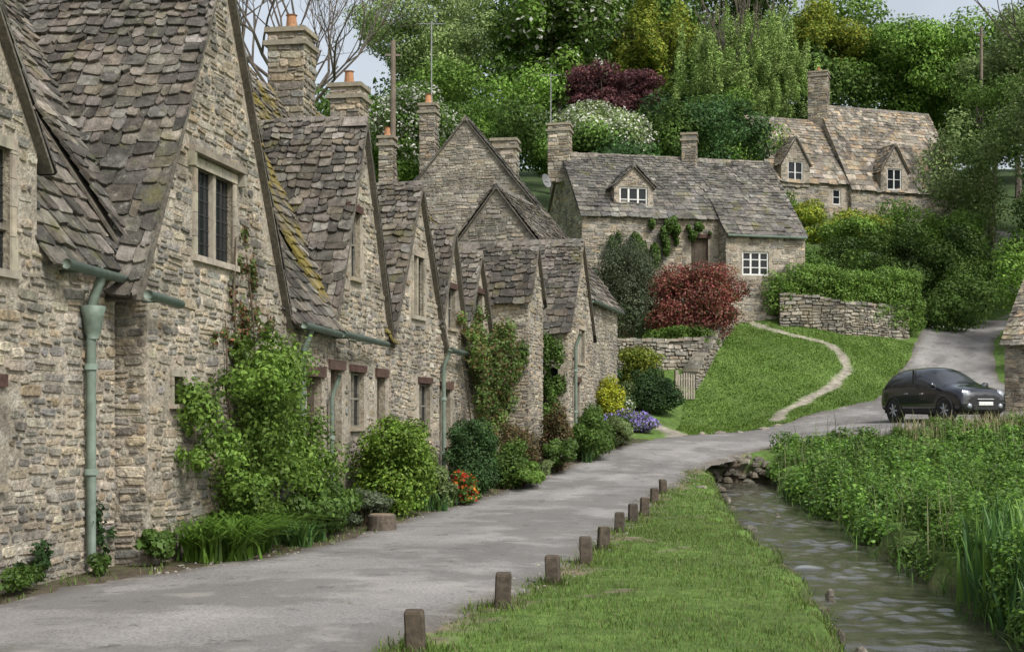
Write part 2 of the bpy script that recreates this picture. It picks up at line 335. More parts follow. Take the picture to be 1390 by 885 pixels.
def tileroof(bt,bs,p0,u,v,W,L,skip=None,wid=(.15,.38),ex=.19,pal=TP,slab0=0):
    u=u.normalized();v=v.normalized(); n=u.cross(v)
    if n.z<0:n=-n
    ph=R(0,6)
    sg=lambda x,y:.05*math.sin(x*.9+ph)*math.sin(y*.8+ph*.7)+.014*math.sin(x*2.7+ph*2)
    wy=lambda x:.03*math.sin(x*1.1+ph*3)+.015*math.sin(x*3.3+ph)
    y=0.
    while y<L:
        f=1.35-.7*y/L; e=ex*f*R(.88,1.12); x=R(-.2,0)
        while x<W:
            w=R(*wid)*f*(.6 if R(0,1)<.2 else 1); x0=max(x,0); x1=min(x+w,W)
            if x1-x0>.05 and not(skip and skip((x0+x1)/2,y+e/2)):
                t=R(.018,.055); dy=R(-.045,.025)+wy(x); e2=min(y+e*1.7,L+.02); o=sg(x0,y)+.02; rot=R(-.022,.022)
                def q(a,bb,h): return p0+u*a+v*bb+n*(h+o)
                l0=.028; g=R(.002,.012)
                xa,xb=x0+g,x1-g; k1,k2=R(.01,.05)*f,R(.01,.05)*f; c1,c2=R(.01,.05),R(.01,.05)
                vs=[q(xa,y+dy+rot+c1,l0),q(xa+k1,y+dy+rot,l0),q(xb-k2,y+dy-rot,l0),q(xb,y+dy-rot+c2,l0),q(xb,e2,-.01),q(xa,e2,-.01)]
                h2=R(-.008,.012)
                vs+=[q(xa,y+dy+rot+c1,l0+t),q(xa+k1,y+dy+rot,l0+t),q(xb-k2,y+dy-rot,l0+t+h2),q(xb,y+dy-rot+c2,l0+t+h2),q(xb,e2,.012),q(xa,e2,.012)]
                bt.add(vs,[(6,7,8,9,10,11),(0,1,7,6),(1,2,8,7),(2,3,9,8),(3,4,10,9),(5,0,6,11)],jit(random.choice(pal),.28))
            x+=w
        y+=e
    a=p0+v*slab0-n*.04; c=(.13,.115,.09); k=n*.035
    bs.hexa([a,a+u*W,a+u*W+v*(L-slab0),a+v*(L-slab0),a+k,a+u*W+k,a+u*W+v*(L-slab0)+k,a+v*(L-slab0)+k],c)
def ridge(bt,p,q,w=.16,col=(.20,.18,.15)):
    d=(q-p); L=d.length; d.normalize(); s=d.cross(Vector((0,0,1))).normalized(); x=0
    while x<L:
        l=min(R(.35,.5),L-x); a=p+d*(x+.006); b_=p+d*(x+l-.006); h=R(-.02,.02); z=Vector((0,0,1))
        vs=[a-s*w-z*(w*.9),a+z*(.09+h),a+s*w-z*(w*.9),b_-s*w-z*(w*.9),b_+z*(.09+h),b_+s*w-z*(w*.9)]
        bt.add(vs,[(0,1,4,3),(1,2,5,4),(0,2,1),(3,4,5)],jit(col,.2)); x+=l
def dormer(parent,fr,s,n,z0,w,h,ap,back,win,bt,bs,pal,tp):
    f=Fr(fr.pt(s-w/2,n,0)[:2],fr.u)
    wall(parent,f,[(0,z0),(w,z0),(w,z0+h),(w/2,z0+h+ap),(0,z0+h)],[win],pal,'dormer_wall',margin=.08); opening(parent,f,win)
    c=B(); c.box(f,0,.12,-back,-.001,z0,z0+h,(.28,.24,.18)); c.box(f,w-.12,w,-back,-.001,z0,z0+h,(.28,.24,.18)); c.out('dormer_cheeks',M_stone,parent)
    for sg in (-1,1):
        v=(f.U*(-sg)*(w/2)+Vector((0,0,ap))).normalized(); L=math.hypot(w/2,ap)
        p=f.pt(w/2+sg*w/2,.12,z0+h+.03)-v*.15
        tileroof(bt,bs,p,-f.Nn,v,back+.12,L+.15,pal=tp,ex=.16)
    ridge(bt,f.pt(w/2,.12,z0+h+ap+.04),f.pt(w/2,-back,z0+h+ap+.04),.1)
def cottage(name,o,u,L,D,z0,ez,rz,gables=(),holes=(),sholes=(),eholes=(),pal=PAL,tp=TP,tm=None,mm=None,parent=None,big=1,ends=(1,1),dorm=()):
    par=parent or empty(name,(o[0],o[1],z0)); fr=Fr(o,u); tm=tm or M_tile; mm=mm or tm
    kw=dict(rh=(.07*big,.16*big),sw=(.12*big,.42*big))
    outer=[(0,z0),(L,z0),(L,ez)]
    for (c,hw,ge,ap,bk) in sorted(gables,key=lambda g:-g[0]):
        outer.append((c+hw,ez))
        if ge>ez+.01: outer.append((c+hw,ge))
        outer.append((c,ap))
        if ge>ez+.01: outer.append((c-hw,ge))
        outer.append((c-hw,ez))
    outer.append((0,ez))
    o2=[]; 
    for p in outer:
        if not o2 or math.dist(p,o2[-1])>.02:o2.append(p)
    if math.dist(o2[0],o2[-1])<.02:o2.pop()
    wall(par,fr,o2,holes,pal,'front_wall',**kw)
    for h in holes: opening(par,fr,h)
    pent=[(0,z0),(D,z0),(D,ez),(D/2,rz),(0,ez)]
    if ends[0]:
        f2=Fr(fr.pt(0,-D,0)[:2],fr.n); wall(par,f2,pent,sholes,pal,'gable_wall',**kw)
        for h in sholes: opening(par,f2,h)
    if ends[1]:
        f3=Fr(fr.pt(L,0,0)[:2],(-fr.n[0],-fr.n[1])); wall(par,f3,pent,eholes,pal,'gable_wall',**kw)
        for h in eholes: opening(par,f3,h)
    f4=Fr(fr.pt(L,-D,0)[:2],(-fr.u[0],-fr.u[1])); wall(par,f4,[(0,z0),(L,z0),(L,ez),(0,ez)],(),pal,'back_wall',st=False)
    bt=B();bs=B();bm=B(); Z=Vector((0,0,1)); ov=.10
    hd=D/2; sl=math.hypot(hd,rz-ez)
    vf=(-fr.Nn*hd+Z*(rz-ez)).normalized(); vb=(fr.Nn*hd+Z*(rz-ez)).normalized()
    def skip(x,y):
        s=x-ov; z=ez+(y-.25)*(rz-ez)/sl
        for (c,hw,ge,ap,bk) in gables:
            if abs(s-c)<hw+.02:
                if z<ap-abs(s-c)/hw*(ap-ge)-.12: return True
        return False
    tileroof(bm,bs,fr.pt(-ov,0,ez+.03)-vf*.25,fr.U,vf,L+2*ov,sl+.25,skip,pal=tp,slab0=.3,ex=.19*big,wid=(.15*big,.38*big))
    tileroof(bm,bs,fr.pt(-ov,-D,ez+.03)-vb*.25,fr.U,vb,L+2*ov,sl+.25,pal=tp,slab0=.3,ex=.25*big,wid=(.25*big,.5*big))
    ridge(bm,fr.pt(-ov,-hd,rz+.06),fr.pt(L+ov,-hd,rz+.06))
    for (c,hw,ge,ap,bk) in gables:
        for sg in (-1,1):
            v=(fr.U*(-sg)*hw+Z*(ap-ge)).normalized(); l=math.hypot(hw,ap-ge)
            tileroof(bt,bs,fr.pt(c+sg*hw,.11,ge+.03)-v*.3,-fr.Nn,v,bk+.11,l+.3,pal=tp)
        ridge(bt,fr.pt(c,.11,ap+.06),fr.pt(c,-bk,ap+.06),.14)
    for d in dorm: dormer(par,fr,*d,bt,bs,pal,tp)
    bt.out('gable_roof_tiles',tm,par); bm.out('main_roof_tiles',mm,par); bs.out('roof_underlay',M_wood,par)
    return par,fr
def chimney(par,x,y,z0,z1,w,d,ang=10,pots=1,pal=PAL,potc=(.4,.2,.1)):
    a=math.radians(90-ang); f=Fr((x,y),(math.cos(a),math.sin(a))); f=Fr(f.pt(-d/2,w/2,0)[:2],f.u)
    b=B(); b.box(f,0.01,d-.01,-w+.01,-.01,z0,z1,(.3,.25,.18))
    fs=[f,Fr(f.pt(0,-w,0)[:2],f.n),Fr(f.pt(d,0,0)[:2],(-f.n[0],-f.n[1]))]; ln=[d,w,w]
    for q,l in zip(fs,ln): stones(b,q,[(0,z0),(l,z0),(l,z1),(0,z1)],[],pal,rh=(.12,.2),sw=(.25,.45))
    b.out('chimney_stack',M_stone,par)
    t=B(); t.box(f,-.07,d+.07,-w-.07,.07,z1-.28,z1-.18,(.27,.24,.18)); t.box(f,-.05,d+.05,-w-.05,.05,z1,z1+.1,(.3,.26,.19)); t.out('chimney_cap',M_trim,par)
    p=B()
    for i in range(pots):
        c=f.pt(d*(i+1)/(pots+1),-w/2,0); p.tube([(c.x,c.y,z1+.1),(c.x,c.y,z1+.18),(c.x,c.y,z1+.42),(c.x,c.y,z1+.45)],[.16,.12,.1,.13],12,potc)
    p.out('chimney_pot',M_trim,par)
GUT=(.155,.195,.155)
def gutter(par,fr,s0,s1,z,n=.24):
    b=B(); b.tube([fr.pt(s0,n,z+.02),fr.pt(s1,n,z-.02)],.058,10,GUT)
    x=s0+.3
    while x<s1: b.box(fr,x,x+.03,0,n,z-.05,z-.02,GUT); x+=.9
    b.out('gutter',M_metal,par,True)
def downpipe(par,fr,s,z1,z0,n=.1,r=.05,hopper=False):
    b=B(); b.tube([fr.pt(s,.24,z1),fr.pt(s,.2,z1-.12),fr.pt(s,n+.03,z1-.28),fr.pt(s,n,z1-.4),fr.pt(s,n,z0+.1),fr.pt(s,n+.1,z0)],r,10,GUT)
    z=z1-1.1
    while z>z0: b.tube([fr.pt(s,n,z),fr.pt(s,n,z+.07)],r*1.35,10,GUT); z-=1.2
    if hopper:
        b.tube([fr.pt(s,n+.02,z1-.75),fr.pt(s,n+.02,z1-.68),fr.pt(s,n+.02,z1-.5),fr.pt(s,n+.02,z1-.38),fr.pt(s,n+.02,z1-.37)],[.06,.09,.12,.15,.12],12,GUT)
    b.out('downpipe',M_metal,par,True)
U1=(.1752,.9845)
A,fA=cottage('stone_cottage',(-6.51,7.26),U1,9.95,6,-.5,3.55,8.2,gables=[(5.1,3.0,4.55,8.6,6)],holes=[dict(s=(6.35,7.55),z=(3.2,4.45),k='mull',nm=1),dict(s=(6.2,7.35),z=(1.0,2.0),k='timber',m=.16)],ends=(1,0))
gutter(A,fA,8.3,9.75,3.33); downpipe(A,fA,9.15,3.33,-.05,hopper=True,r=.055)
Bc,fB=cottage('stone_cottage',(-4.39,17.1),U1,7.15,6,-.5,3.3,7.7,gables=[(2.35,2.6,3.3,7.95,6)],holes=[dict(s=(1.5,2.8),z=(3.8,4.95),k='mull',nm=1,hood=1,m=.12),dict(s=(.75,1.1),z=(1.85,2.2),k='small'),dict(s=(6.05,6.85),z=(-.1,2.35),k='door',m=.16)])
gutter(Bc,fB,-.45,.5,3.1,n=.22); gutter(Bc,fB,5.2,7.1,3.1)
downpipe(Bc,fB,5.55,3.05,-.05)
chimney(Bc,-4.68,30.2,6,9.75,.8,.8)
C_,fC=cottage('stone_cottage',fB.pt(7.2,0,0)[:2],U1,4.0,6,-.5,3.3,8.7,gables=[(2.1,1.85,3.3,7.1,5)],holes=[dict(s=(1.35,1.95),z=(4.2,5.4),k='timber',m=.15),dict(s=(.15,.8),z=(-.1,2.5),k='door',m=.16),dict(s=(1.35,2.2),z=(1.5,2.5),k='timber',m=.15),dict(s=(3.1,3.7),z=(-.1,2.45),k='door',m=.16)],mm=M_mosstile)
gutter(C_,fC,0,2.9,3.08,n=.26); downpipe(C_,fC,-.1,2.4,-.05,r=.04)
UD=(.233,.972)
D_,fD=cottage('stone_cottage',(-2.40,28.15),UD,5.2,6,-.5,3.35,8.5,gables=[(1.85,1.8,3.35,6.5,4),(4.4,.9,3.9,5.9,3)],holes=[dict(s=(1.45,2.2),z=(3.8,5.05),k='mull',nm=1,m=.15),dict(s=(1.9,2.7),z=(1.4,2.4),k='timber',m=.15),dict(s=(4.1,4.7),z=(3.7,4.6),k='timber',m=.15),dict(s=(3.6,4.3),z=(-.1,2.3),k='door',m=.16)],mm=M_mosstile)
gutter(D_,fD,3.5,5.0,3.15); downpipe(D_,fD,3.4,3.15,-.05)
chimney(D_,-3.95,34.5,6,9.6,.75,.75)
E_,fE=cottage('stone_cottage',(-1.19,33.2),UD,7,6,-.5,3.6,7.5,gables=[(1.6,1.0,3.9,5.6,3)],holes=[dict(s=(1.2,2.0),z=(3.8,4.7),k='timber',m=.15),dict(s=(1.2,2.1),z=(1.4,2.5),k='timber',m=.15)],mm=M_mosstile)
UX=(.972,-.233)
F_,fF=cottage('stone_cottage',(-3.4,37.9),UX,3.95,1.7,-.5,4.8,6.2,holes=[dict(s=(2.8,3.3),z=(3.2,4.0),k='small')])
G_,fG=cottage('stone_cottage',(-2.9,42.0),UX,4.65,4.0,-.5,4.2,6.9,holes=[dict(s=(4.0,4.35),z=(2.4,3.1),k='small')],eholes=[dict(s=(1.5,2.5),z=(3.3,4.3),k='mull',nm=1),dict(s=(.9,1.7),z=(.8,2.7),k='door',m=.16)])
downpipe(G_,Fr(fG.pt(4.65,0,0)[:2],(-fG.n[0],-fG.n[1])),.6,4.1,.8)
H2,fH=cottage('stone_cottage',(1.95,43.2),(.25,.97),7,5,0,5.5,8.75,pal=PALG)
gutter(H2,fH,1.5,6.9,5.3)
H1,fh1=cottage('stone_cottage',(1.3,50.3),(.15,.99),7,6,1,8.6,12.3,pal=PALG,tp=TPD)
chimney(H1,-.25,51.5,9,11.6,.9,.7,pal=PALG,pots=0); chimney(H1,-3.1,53,9,13.2,.6,.6,pots=2)
chimney(H1,-4.6,52.5,9,11.9,.55,.55,pots=1)
J,fJ=cottage('stone_cottage',(3.05,62),(.978,.208),6.3,7,5,10.5,13.7,pal=PAL,tp=TPD,big=1.3,holes=[dict(s=(5.0,5.8),z=(7.6,9.6),k='door',m=.16)],
  dorm=[(2.5,-.5,10.55,1.8,1.3,.9,2.6,dict(s=(.25,1.55),z=(10.75,11.85),k='white',nm=2,nh=2,m=.05))])
chimney(J,2.2,65.4,12.5,15.0,1.0,.8,ang=12,pots=0); chimney(J,8.3,66.6,13,14.8,.7,.7,pots=0)
o2=fJ.pt(6.3,.9,0)[:2]
_,fJ2=cottage('x',o2,(.978,.208),3.7,8.8,5,9.75,13.65,pal=PAL,tp=TPD,big=1.3,parent=J,holes=[dict(s=(.75,2.0),z=(7.9,8.95),k='white',nm=2,nh=3,m=.1)])
gutter(J,fJ2,0,3.7,9.6)
Kk,fK=cottage('stone_cottage',(16.5,90),(.94,.34),5.6,7,12,16.7,21.3,tp=TPL,tm=M_ltile,big=1.7,
  dorm=[(1.6,.1,16.3,2.1,1.4,1.7,2.6,dict(s=(.5,1.6),z=(16.5,17.9),k='white',nm=1,nh=2,m=.05))],holes=[dict(s=(4.4,5.0),z=(15.3,16.3),k='white',nm=0,nh=2,m=.1)])
o3=fK.pt(5.6,.3,0)[:2]
K2,fK2=cottage('stone_cottage',o3,(.94,.34),8.6,7.6,12,16.4,22.4,tp=TPL,tm=M_ltile,big=1.7,
  dorm=[(3.2,.1,16.2,2.1,1.4,1.7,2.6,dict(s=(.5,1.6),z=(16.4,17.8),k='white',nm=1,nh=2,m=.05))])
c=fK.pt(5.6,-3.6,0); chimney(K2,c.x,c.y,19,24.6,1.3,1.1,ang=20,pots=1)
Q,fQ=cottage('stone_cottage',(16.8,48.5),(.80,-.60),7,5,1,4.2,6.6,holes=[dict(s=(1.0,1.7),z=(3.0,3.8),k='white',nm=1,nh=2,m=.1)],tp=TPL)
# ---------------------------------------------------------------- dry-stone walls
def drywall(name,pts,h,th=.4,pal=PALG,big=1.3):
    par=empty(name,(pts[0][0],pts[0][1],g1(*pts[0]))); b=B()
    for p,q in zip(pts[:-1],pts[1:]):
        L=math.dist(p,q); n=max(1,int(L/1.2))
        for i in range(n):
            a=(p[0]+(q[0]-p[0])*i/n,p[1]+(q[1]-p[1])*i/n); c=(p[0]+(q[0]-p[0])*(i+1)/n,p[1]+(q[1]-p[1])*(i+1)/n)
            f=Fr(a,(c[0]-a[0],c[1]-a[1])); l=math.dist(a,c); za,zb=g1(*a),g1(*c)
            po=[(0,za-.3),(l,zb-.3),(l,zb+h),(0,za+h)]
            P=f.pt
            b.hexa([P(0,-th,za-.3),P(l,-th,zb-.3),P(l,-.012,zb-.3),P(0,-.012,za-.3),P(0,-th,za+h),P(l,-th,zb+h),P(l,-.012,zb+h),P(0,-.012,za+h)],(.10,.09,.07))
            stones(b,f,po,[],pal,rh=(.07*big,.14*big),sw=(.15*big,.4*big),pr=(.02,.09))
            x=0
            while x<l:
                w=R(.12,.3)*big; z=za+(zb-za)*x/l+h; b.box(f,x,min(x+w,l)-.01,-th-R(0,.04),R(0,.08),z-.02,z+R(.06,.14),jit(random.choice(pal),.2)); x+=w
    b.out('stones',M_stone,par)
drywall('dry_stone_wall',[(11.7,62.2),(14.5,62.0),(17.9,64.2)],1.35)
drywall('dry_stone_wall',[(7.0,54),(8.2,57.5),(9.7,62.3)],.7,.5)
drywall('dry_stone_wall',[(3.2,54.6),(5.6,55.4),(7.6,56.2)],1.1)
drywall('dry_stone_wall',[(16.2,41.8),(19.5,43.0),(24,44)],.8)
# ---------------------------------------------------------------- foliage
def leafarr(clumps,n,size,cols,probs=None,up=.35,shell=.3,asp=.3,r0=.8,r1=1.22):
    cl=np.array(clumps,float); k=len(cl); w=cl[:,3]*cl[:,4]+cl[:,3]*cl[:,5]+cl[:,4]*cl[:,5]; w/=w.sum()
    i=rng.choice(k,n,p=w); d=rng.normal(size=(n,3)); d/=np.linalg.norm(d,axis=1)[:,None]
    r=np.clip(1-np.abs(rng.normal(0,shell,n)),.05,1)+rng.normal(0,.06,n)
    P=cl[i,:3]+d*r[:,None]*cl[i,3:6]
    nr=d+rng.normal(size=(n,3))*.55; nr[:,2]+=up; nr/=np.linalg.norm(nr,axis=1)[:,None]
    t=np.cross(nr,rng.normal(size=(n,3))); t/=np.linalg.norm(t,axis=1)[:,None]; b=np.cross(nr,t)
    s=(size*rng.uniform(.6,1.35,n))[:,None]
    V=np.stack([P-t*s*.5,P+b*s*asp+nr*s*.06,P+t*s*.5-nr*s*.12,P-b*s*asp+nr*s*.06],1)
    cb=rng.uniform(r0,r1,k); C=np.array(cols)[rng.choice(len(cols),n,p=probs)]*(cb[i]*rng.uniform(.75,1.25,n))[:,None]
    return V,C
def leafobj(name,parts,parent=None,mat=None):
    V=np.concatenate([p[0].reshape(-1,3) for p in parts]); C=np.concatenate([np.repeat(p[1],4,0) for p in parts])
    F=np.arange(len(V)).reshape(-1,4); return npmesh(name,V,F,C,mat or M_leaf,parent)
def crown(c,Rr,k,rs=.42,bot=-.6):
    o=[]
    for _ in range(k):
        d=rng.normal(size=3); d/=np.linalg.norm(d); d[2]=max(d[2],bot); r=rng.uniform(.35,.85)
        q=rng.uniform(.6,1.3)*rs
        o.append((c[0]+d[0]*r*Rr[0],c[1]+d[1]*r*Rr[1],c[2]+d[2]*r*Rr[2],Rr[0]*q,Rr[1]*q,Rr[2]*q*.8))
    return o
GR=dict(bright=[(.12,.21,.03),(.09,.17,.025),(.15,.23,.05)],mid=[(.08,.145,.025),(.065,.12,.02),(.10,.165,.035)],dark=[(.035,.075,.022),(.045,.09,.025),(.03,.06,.018)],
 yel=[(.20,.25,.035),(.25,.26,.03),(.14,.20,.03)],pale=[(.15,.20,.07),(.12,.17,.055),(.18,.23,.09)],grey=[(.10,.13,.07),(.08,.11,.05),(.13,.15,.09)],
 red=[(.24,.065,.055),(.17,.05,.042),(.30,.13,.09),(.10,.08,.03)],purp=[(.08,.032,.036),(.06,.026,.03),(.12,.05,.045)],brn=[(.12,.10,.035),(.08,.085,.03),(.15,.09,.045)],
 white=[(.6,.6,.52),(.52,.52,.44)])
FAR={'r0':1.0,'r1':1.9}
def shrub(name,x,y,w,dp,h,n,size,pal,lift=0,k=14,extra=None,stems=True,z=None,rs=.42,solid=False,**kw):
    zb=g1(x,y) if z is None else z; par=empty(name,(x,y,zb))
    cl=crown((x,y,zb+lift+h/2),(w/2,dp/2,h/2),k,rs,-.9)
    if solid: cl+= [(x,y,zb+h*.44,w*.40,dp*.40,h*.42),(x,y,zb+h*.25,w*.42,dp*.42,h*.28)]
    parts=[leafarr(cl,n,size,GR[pal] if isinstance(pal,str) else pal,**kw)]
    if extra: parts.append(leafarr(cl,extra[0],extra[1],extra[2],shell=.08,asp=.45))
    leafobj('foliage',parts,par)
    if stems:
        b=B()
        for c in cl[:10]:
            b.tube([(x+R(-.1,.1)*w,y+R(-.1,.1),zb-.1),((x+c[0])/2,(y+c[1])/2,(zb+c[2])/2),(c[0],c[1],c[2])],[.03,.02,.01],5,(.11,.08,.05))
        b.out('stems',M_bark,par)
    return par
def grow(b,p,d,l,r,dep,tips,spread=.55,up=.15,k=6):
    pts=[p]; q=p
    for i in range(3):
        d=(d+Vector((R(-1,1),R(-1,1),R(-1,1)))*.14+Vector((0,0,up))*.3).normalized(); q=q+d*l/3; pts.append(q)
    b.tube(pts,[r,r*.88,r*.76,r*.64],max(3,k),(.12,.10,.08))
    if dep==0: tips.append(q); return
    for i in range(random.choice((2,3,3)) if dep>1 else 3):
        a=Vector((R(-1,1),R(-1,1),R(-.4,.9))).normalized(); grow(b,pts[random.choice((2,3,3))],(d+a*spread*1.3).normalized(),l*R(.62,.85),r*.6,dep-1,tips,spread,up,k-1)
def tree(name,x,y,w,ztop,zbot,n,size,pal,k=40,extra=None,dp=None,rs=.34,tr=.25,**kw):
    zb=g1(x,y); par=empty(name,(x,y,zb)); b=B(); tips=[]
    cz=(ztop+zbot)/2; h=ztop-zbot; hh=max(2.,zbot-zb+h*.2)
    grow(b,Vector((x,y,zb-.3)),Vector((0,0,1)),hh,tr,0,tips)
    t0=tips[0]; tt=[]
    for i in range(6):
        a=i*1.05+R(0,.5); grow(b,t0,Vector((math.cos(a)*.6,math.sin(a)*.6,R(.6,1.3))).normalized(),h*.24,tr*.38,2,tt)
    b.out('trunk',M_bark,par)
    cl=crown((x,y,cz),(w/2,(dp or w)/2,h/2),k,rs,-.85)
    cl+=crown((x,y,cz-h*.1),(w/2*.7,(dp or w)/2*.7,h/2*.7),k//3,rs,-.85)
    parts=[leafarr(cl,n,size,GR[pal],**{**FAR,**kw})]
    if extra: parts.append(leafarr(cl,extra[0],extra[1],extra[2],shell=.06,asp=.35,up=.9))
    leafobj('crown',parts,par,M_leaff); return par
def weeper(name,x,y,w,ztop,zbot,n,size,pal):
    zb=g1(x,y); par=empty(name,(x,y,zb)); b=B(); tips=[]; h=ztop-zbot
    grow(b,Vector((x,y,zb-.3)),Vector((0,0,1)),zbot-zb+h*.2,.3,0,tips); tt=[]; 
    for i in range(7): a=i*.9; grow(b,tips[0],Vector((math.cos(a)*.35,math.sin(a)*.35,1.3)).normalized(),h*.3,.12,3,tt,.4,.5)
    b.out('trunk',M_bark,par)
    cl=crown((x,y,(ztop+zbot)/2),(w/2,w/2,h/2),48,.24,-.9); fine=[]
    for c in cl:
        for _ in range(9):
            a=R(0,6.28); q=R(.2,1); fine.append((c[0]+math.cos(a)*q*c[3]*1.6,c[1]+math.sin(a)*q*c[4]*1.6,c[2]+R(-1.3,1),R(.2,.45),R(.2,.45),R(.6,1.3)))
    leafobj('crown',[leafarr(fine,n,size,[(.17,.24,.07),(.14,.21,.055),(.21,.27,.09)],shell=.5,asp=.2,r0=1.3,r1=2.2)],par,M_leaff)
def climber(name,fr,blobs,n,size,pal,stems=(),m=6,**kw):
    par=empty(name,fr.pt(blobs[0][0],0,0)); cl=[]
    for (s,z,rs,rz,dn) in blobs:
        for _ in range(m):
            p=fr.pt(s+R(-.85,.85)*rs,dn*R(.2,1.1),z+R(-.85,.85)*rz); q=R(.25,.6); cl.append((p.x,p.y,p.z,max(.06,min(dn,rs)*q*1.1),rs*q,rz*q))
    leafobj('foliage',[leafarr(cl,n,size,GR[pal] if isinstance(pal,str) else pal,**kw)],par)
    b=B()
    for st in stems: b.tube([fr.pt(s,.05,z) for s,z in st],[.035]+[.02]*(len(st)-2)+[.01],6,(.13,.10,.07))
    b.out('stems',M_bark,par)
climber('climbing_shrub',fB,[(1.4,1.6,.6,.5,.5),(2.3,1.8,.9,.8,.7),(3.3,1.7,.8,1.0,.8),(4.2,1.2,.9,.9,.7),(3.0,.7,1.1,.6,.8),(3.6,2.5,.4,.45,.25),(5.0,.6,.8,.6,.6),(.9,1.4,.35,.35,.3),(2.2,.7,.7,.5,.6),(4.7,1.6,.6,.7,.5),(2.9,2.5,.5,.4,.3),(4.2,2.1,.4,.5,.3)],30000,.07,[(.12,.20,.03),(.09,.16,.025),(.16,.25,.045)],
  [[(3.2,0),(3.1,1.2),(2.9,2.4),(2.7,3.3),(2.8,4.2)],[(3.4,0),(3.6,1.5),(3.5,3.0),(3.2,4.0)],[(2.8,0),(2.3,1.4),(1.4,1.9)],[(3.3,0),(4,1.2),(4.4,2.2)],[(2.9,.5),(2.5,2.0),(2.4,3.0)]],m=9,shell=.6,r0=.6,r1=1.4)
climber('climbing_vine',fB,[(2.9,2.9,.35,.6,.1),(3.3,3.4,.3,.6,.08),(3.1,4.1,.2,.4,.07),(2.3,2.7,.4,.2,.08),(3.9,3.0,.4,.3,.08)],1700,.07,[(.10,.15,.04),(.13,.16,.05),(.2,.09,.05)],shell=.7)
shrub('round_shrub',-2.1,25.2,1.65,1.6,2.1,26000,.065,[(.15,.25,.03),(.11,.20,.025),(.20,.29,.05)],k=44,rs=.32,solid=True,shell=.25,r0=.75,r1=1.35)
shrub('low_plants',-2.9,21.3,1.0,2.6,.9,8000,.08,'mid',k=24)
shrub('low_plants',-2.4,23.2,.9,1.6,.55,3500,.07,'grey',k=14)
shrub('red_flowers',-.95,28.2,1.0,1.6,.65,3500,.06,'mid',extra=(420,.075,[(.5,.03,.02),(.55,.18,.02),(.35,.02,.02)]),k=14)
shrub('dark_shrub',-.85,30.6,1.35,1.4,1.75,18000,.06,'dark',k=30,rs=.3,solid=True,shell=.2,r0=.9,r1=1.6)
shrub('copper_shrub',.05,33.4,1.1,1.5,1.5,9000,.06,'brn',k=20,solid=True)
shrub('low_plants',.2,32.2,.9,3.0,.7,7000,.07,'bright',k=20)
shrub('low_plants',1.2,36.2,.9,3.6,.9,8000,.08,'mid',k=20,extra=(160,.06,[(.5,.25,.4),(.6,.58,.5)]))
shrub('garden_shrub',2.1,38.6,1.2,2.2,1.5,9000,.08,'mid',k=20,solid=True)
shrub('garden_shrub',1.1,37.0,1.1,1.2,1.7,8000,.07,'brn',k=16,solid=True)
shrub('garden_shrub',-.1,31.8,.9,1.2,1.2,6000,.07,'mid',k=16,solid=True)
shrub('garden_shrub',-1.45,27.0,.8,1.0,1.0,4000,.07,'pale',k=14)
shrub('low_plants',3.2,42.2,.9,4.0,.8,7000,.08,'pale',k=20); shrub('low_plants',3.3,43.6,.9,2.0,.8,4000,.08,'mid',k=20)
shrub('low_plants',.7,34.4,.7,2.4,.45,3500,.06,'pale',k=18); shrub('low_plants',2.2,40.2,.9,2.6,.6,4000,.07,'bright',k=18)
climber('climbing_rose',fE,[(1.3,3.2,1.3,.8,.6),(.3,2.8,.9,.9,.6),(2.4,3.3,1.2,.8,.6),(.4,3.7,.9,.5,.4),(2.6,2.2,.9,.7,.5),(3.2,3.6,.7,.6,.4),(1.5,1.2,1.2,.7,.5)],19000,.085,[(.09,.15,.03),(.11,.18,.04),(.14,.10,.04)],[[(1.2,0),(1.3,1.4),(.8,2.4),(.5,3.4)],[(1.3,0),(1.5,1.5),(2.0,2.6),(2.6,3.4)],[(1.1,0),(.7,1.6),(.2,2.6)]],m=8,shell=.6,r0=.6,r1=1.4)
climber('climbing_plant',fG,[(3.5,3.2,.6,1.1,.5),(4.1,3.0,.5,1.1,.5),(4.0,1.9,.8,.9,.6),(3.2,2.2,.7,.8,.5)],14000,.09,'mid',[[(4,.4),(4,1.8),(3.8,3.6)]],shell=.5,r0=.7,r1=1.4)
climber('climbing_plant',fF,[(3.4,3.0,.5,.9,.4),(2.9,2.4,.7,.9,.5)],8000,.085,'mid',[[(3.4,.2),(3.3,1.8),(3.2,3.4)]],shell=.5)
climber('ivy',fA,[(9.5,.35,.35,.4,.15),(7.9,.2,.5,.25,.15)],900,.06,'dark',shell=.5)
def blades(name,x,y,z,h,w,lean,cols,parent=None,seg=2,mat=None,droop=.5):
    n=len(x); a=rng.uniform(0,2*np.pi,n); h=h*rng.uniform(.6,1.25,n); l=lean*rng.uniform(.2,1.3,n)*h
    dx,dy=np.cos(a),np.sin(a); px,py=-dy,dx; w=w*rng.uniform(.7,1.3,n); rows=[]
    for i in range(seg+1):
        t=i/seg; ww=w*(1-t)**.7*.5 if i<seg else w*.04; o=l*t**1.7; zz=z+h*(t-droop*lean*t**3)
        rows.append(np.stack([x+dx*o-px*ww,y+dy*o-py*ww,zz],1)); rows.append(np.stack([x+dx*o+px*ww,y+dy*o+py*ww,zz],1))
    k=2*(seg+1); V=np.stack(rows,1).reshape(-1,3); base=(np.arange(n)*k)[:,None]
    F=np.concatenate([base+np.array([2*i,2*i+1,2*i+3,2*i+2])[None] for i in range(seg)])
    C=np.array(cols)[rng.choice(len(cols),n)]*rng.uniform(.75,1.25,n)[:,None]; C=np.repeat(C,k,0)
    return npmesh(name,V,F,C,mat or M_leaf,parent)
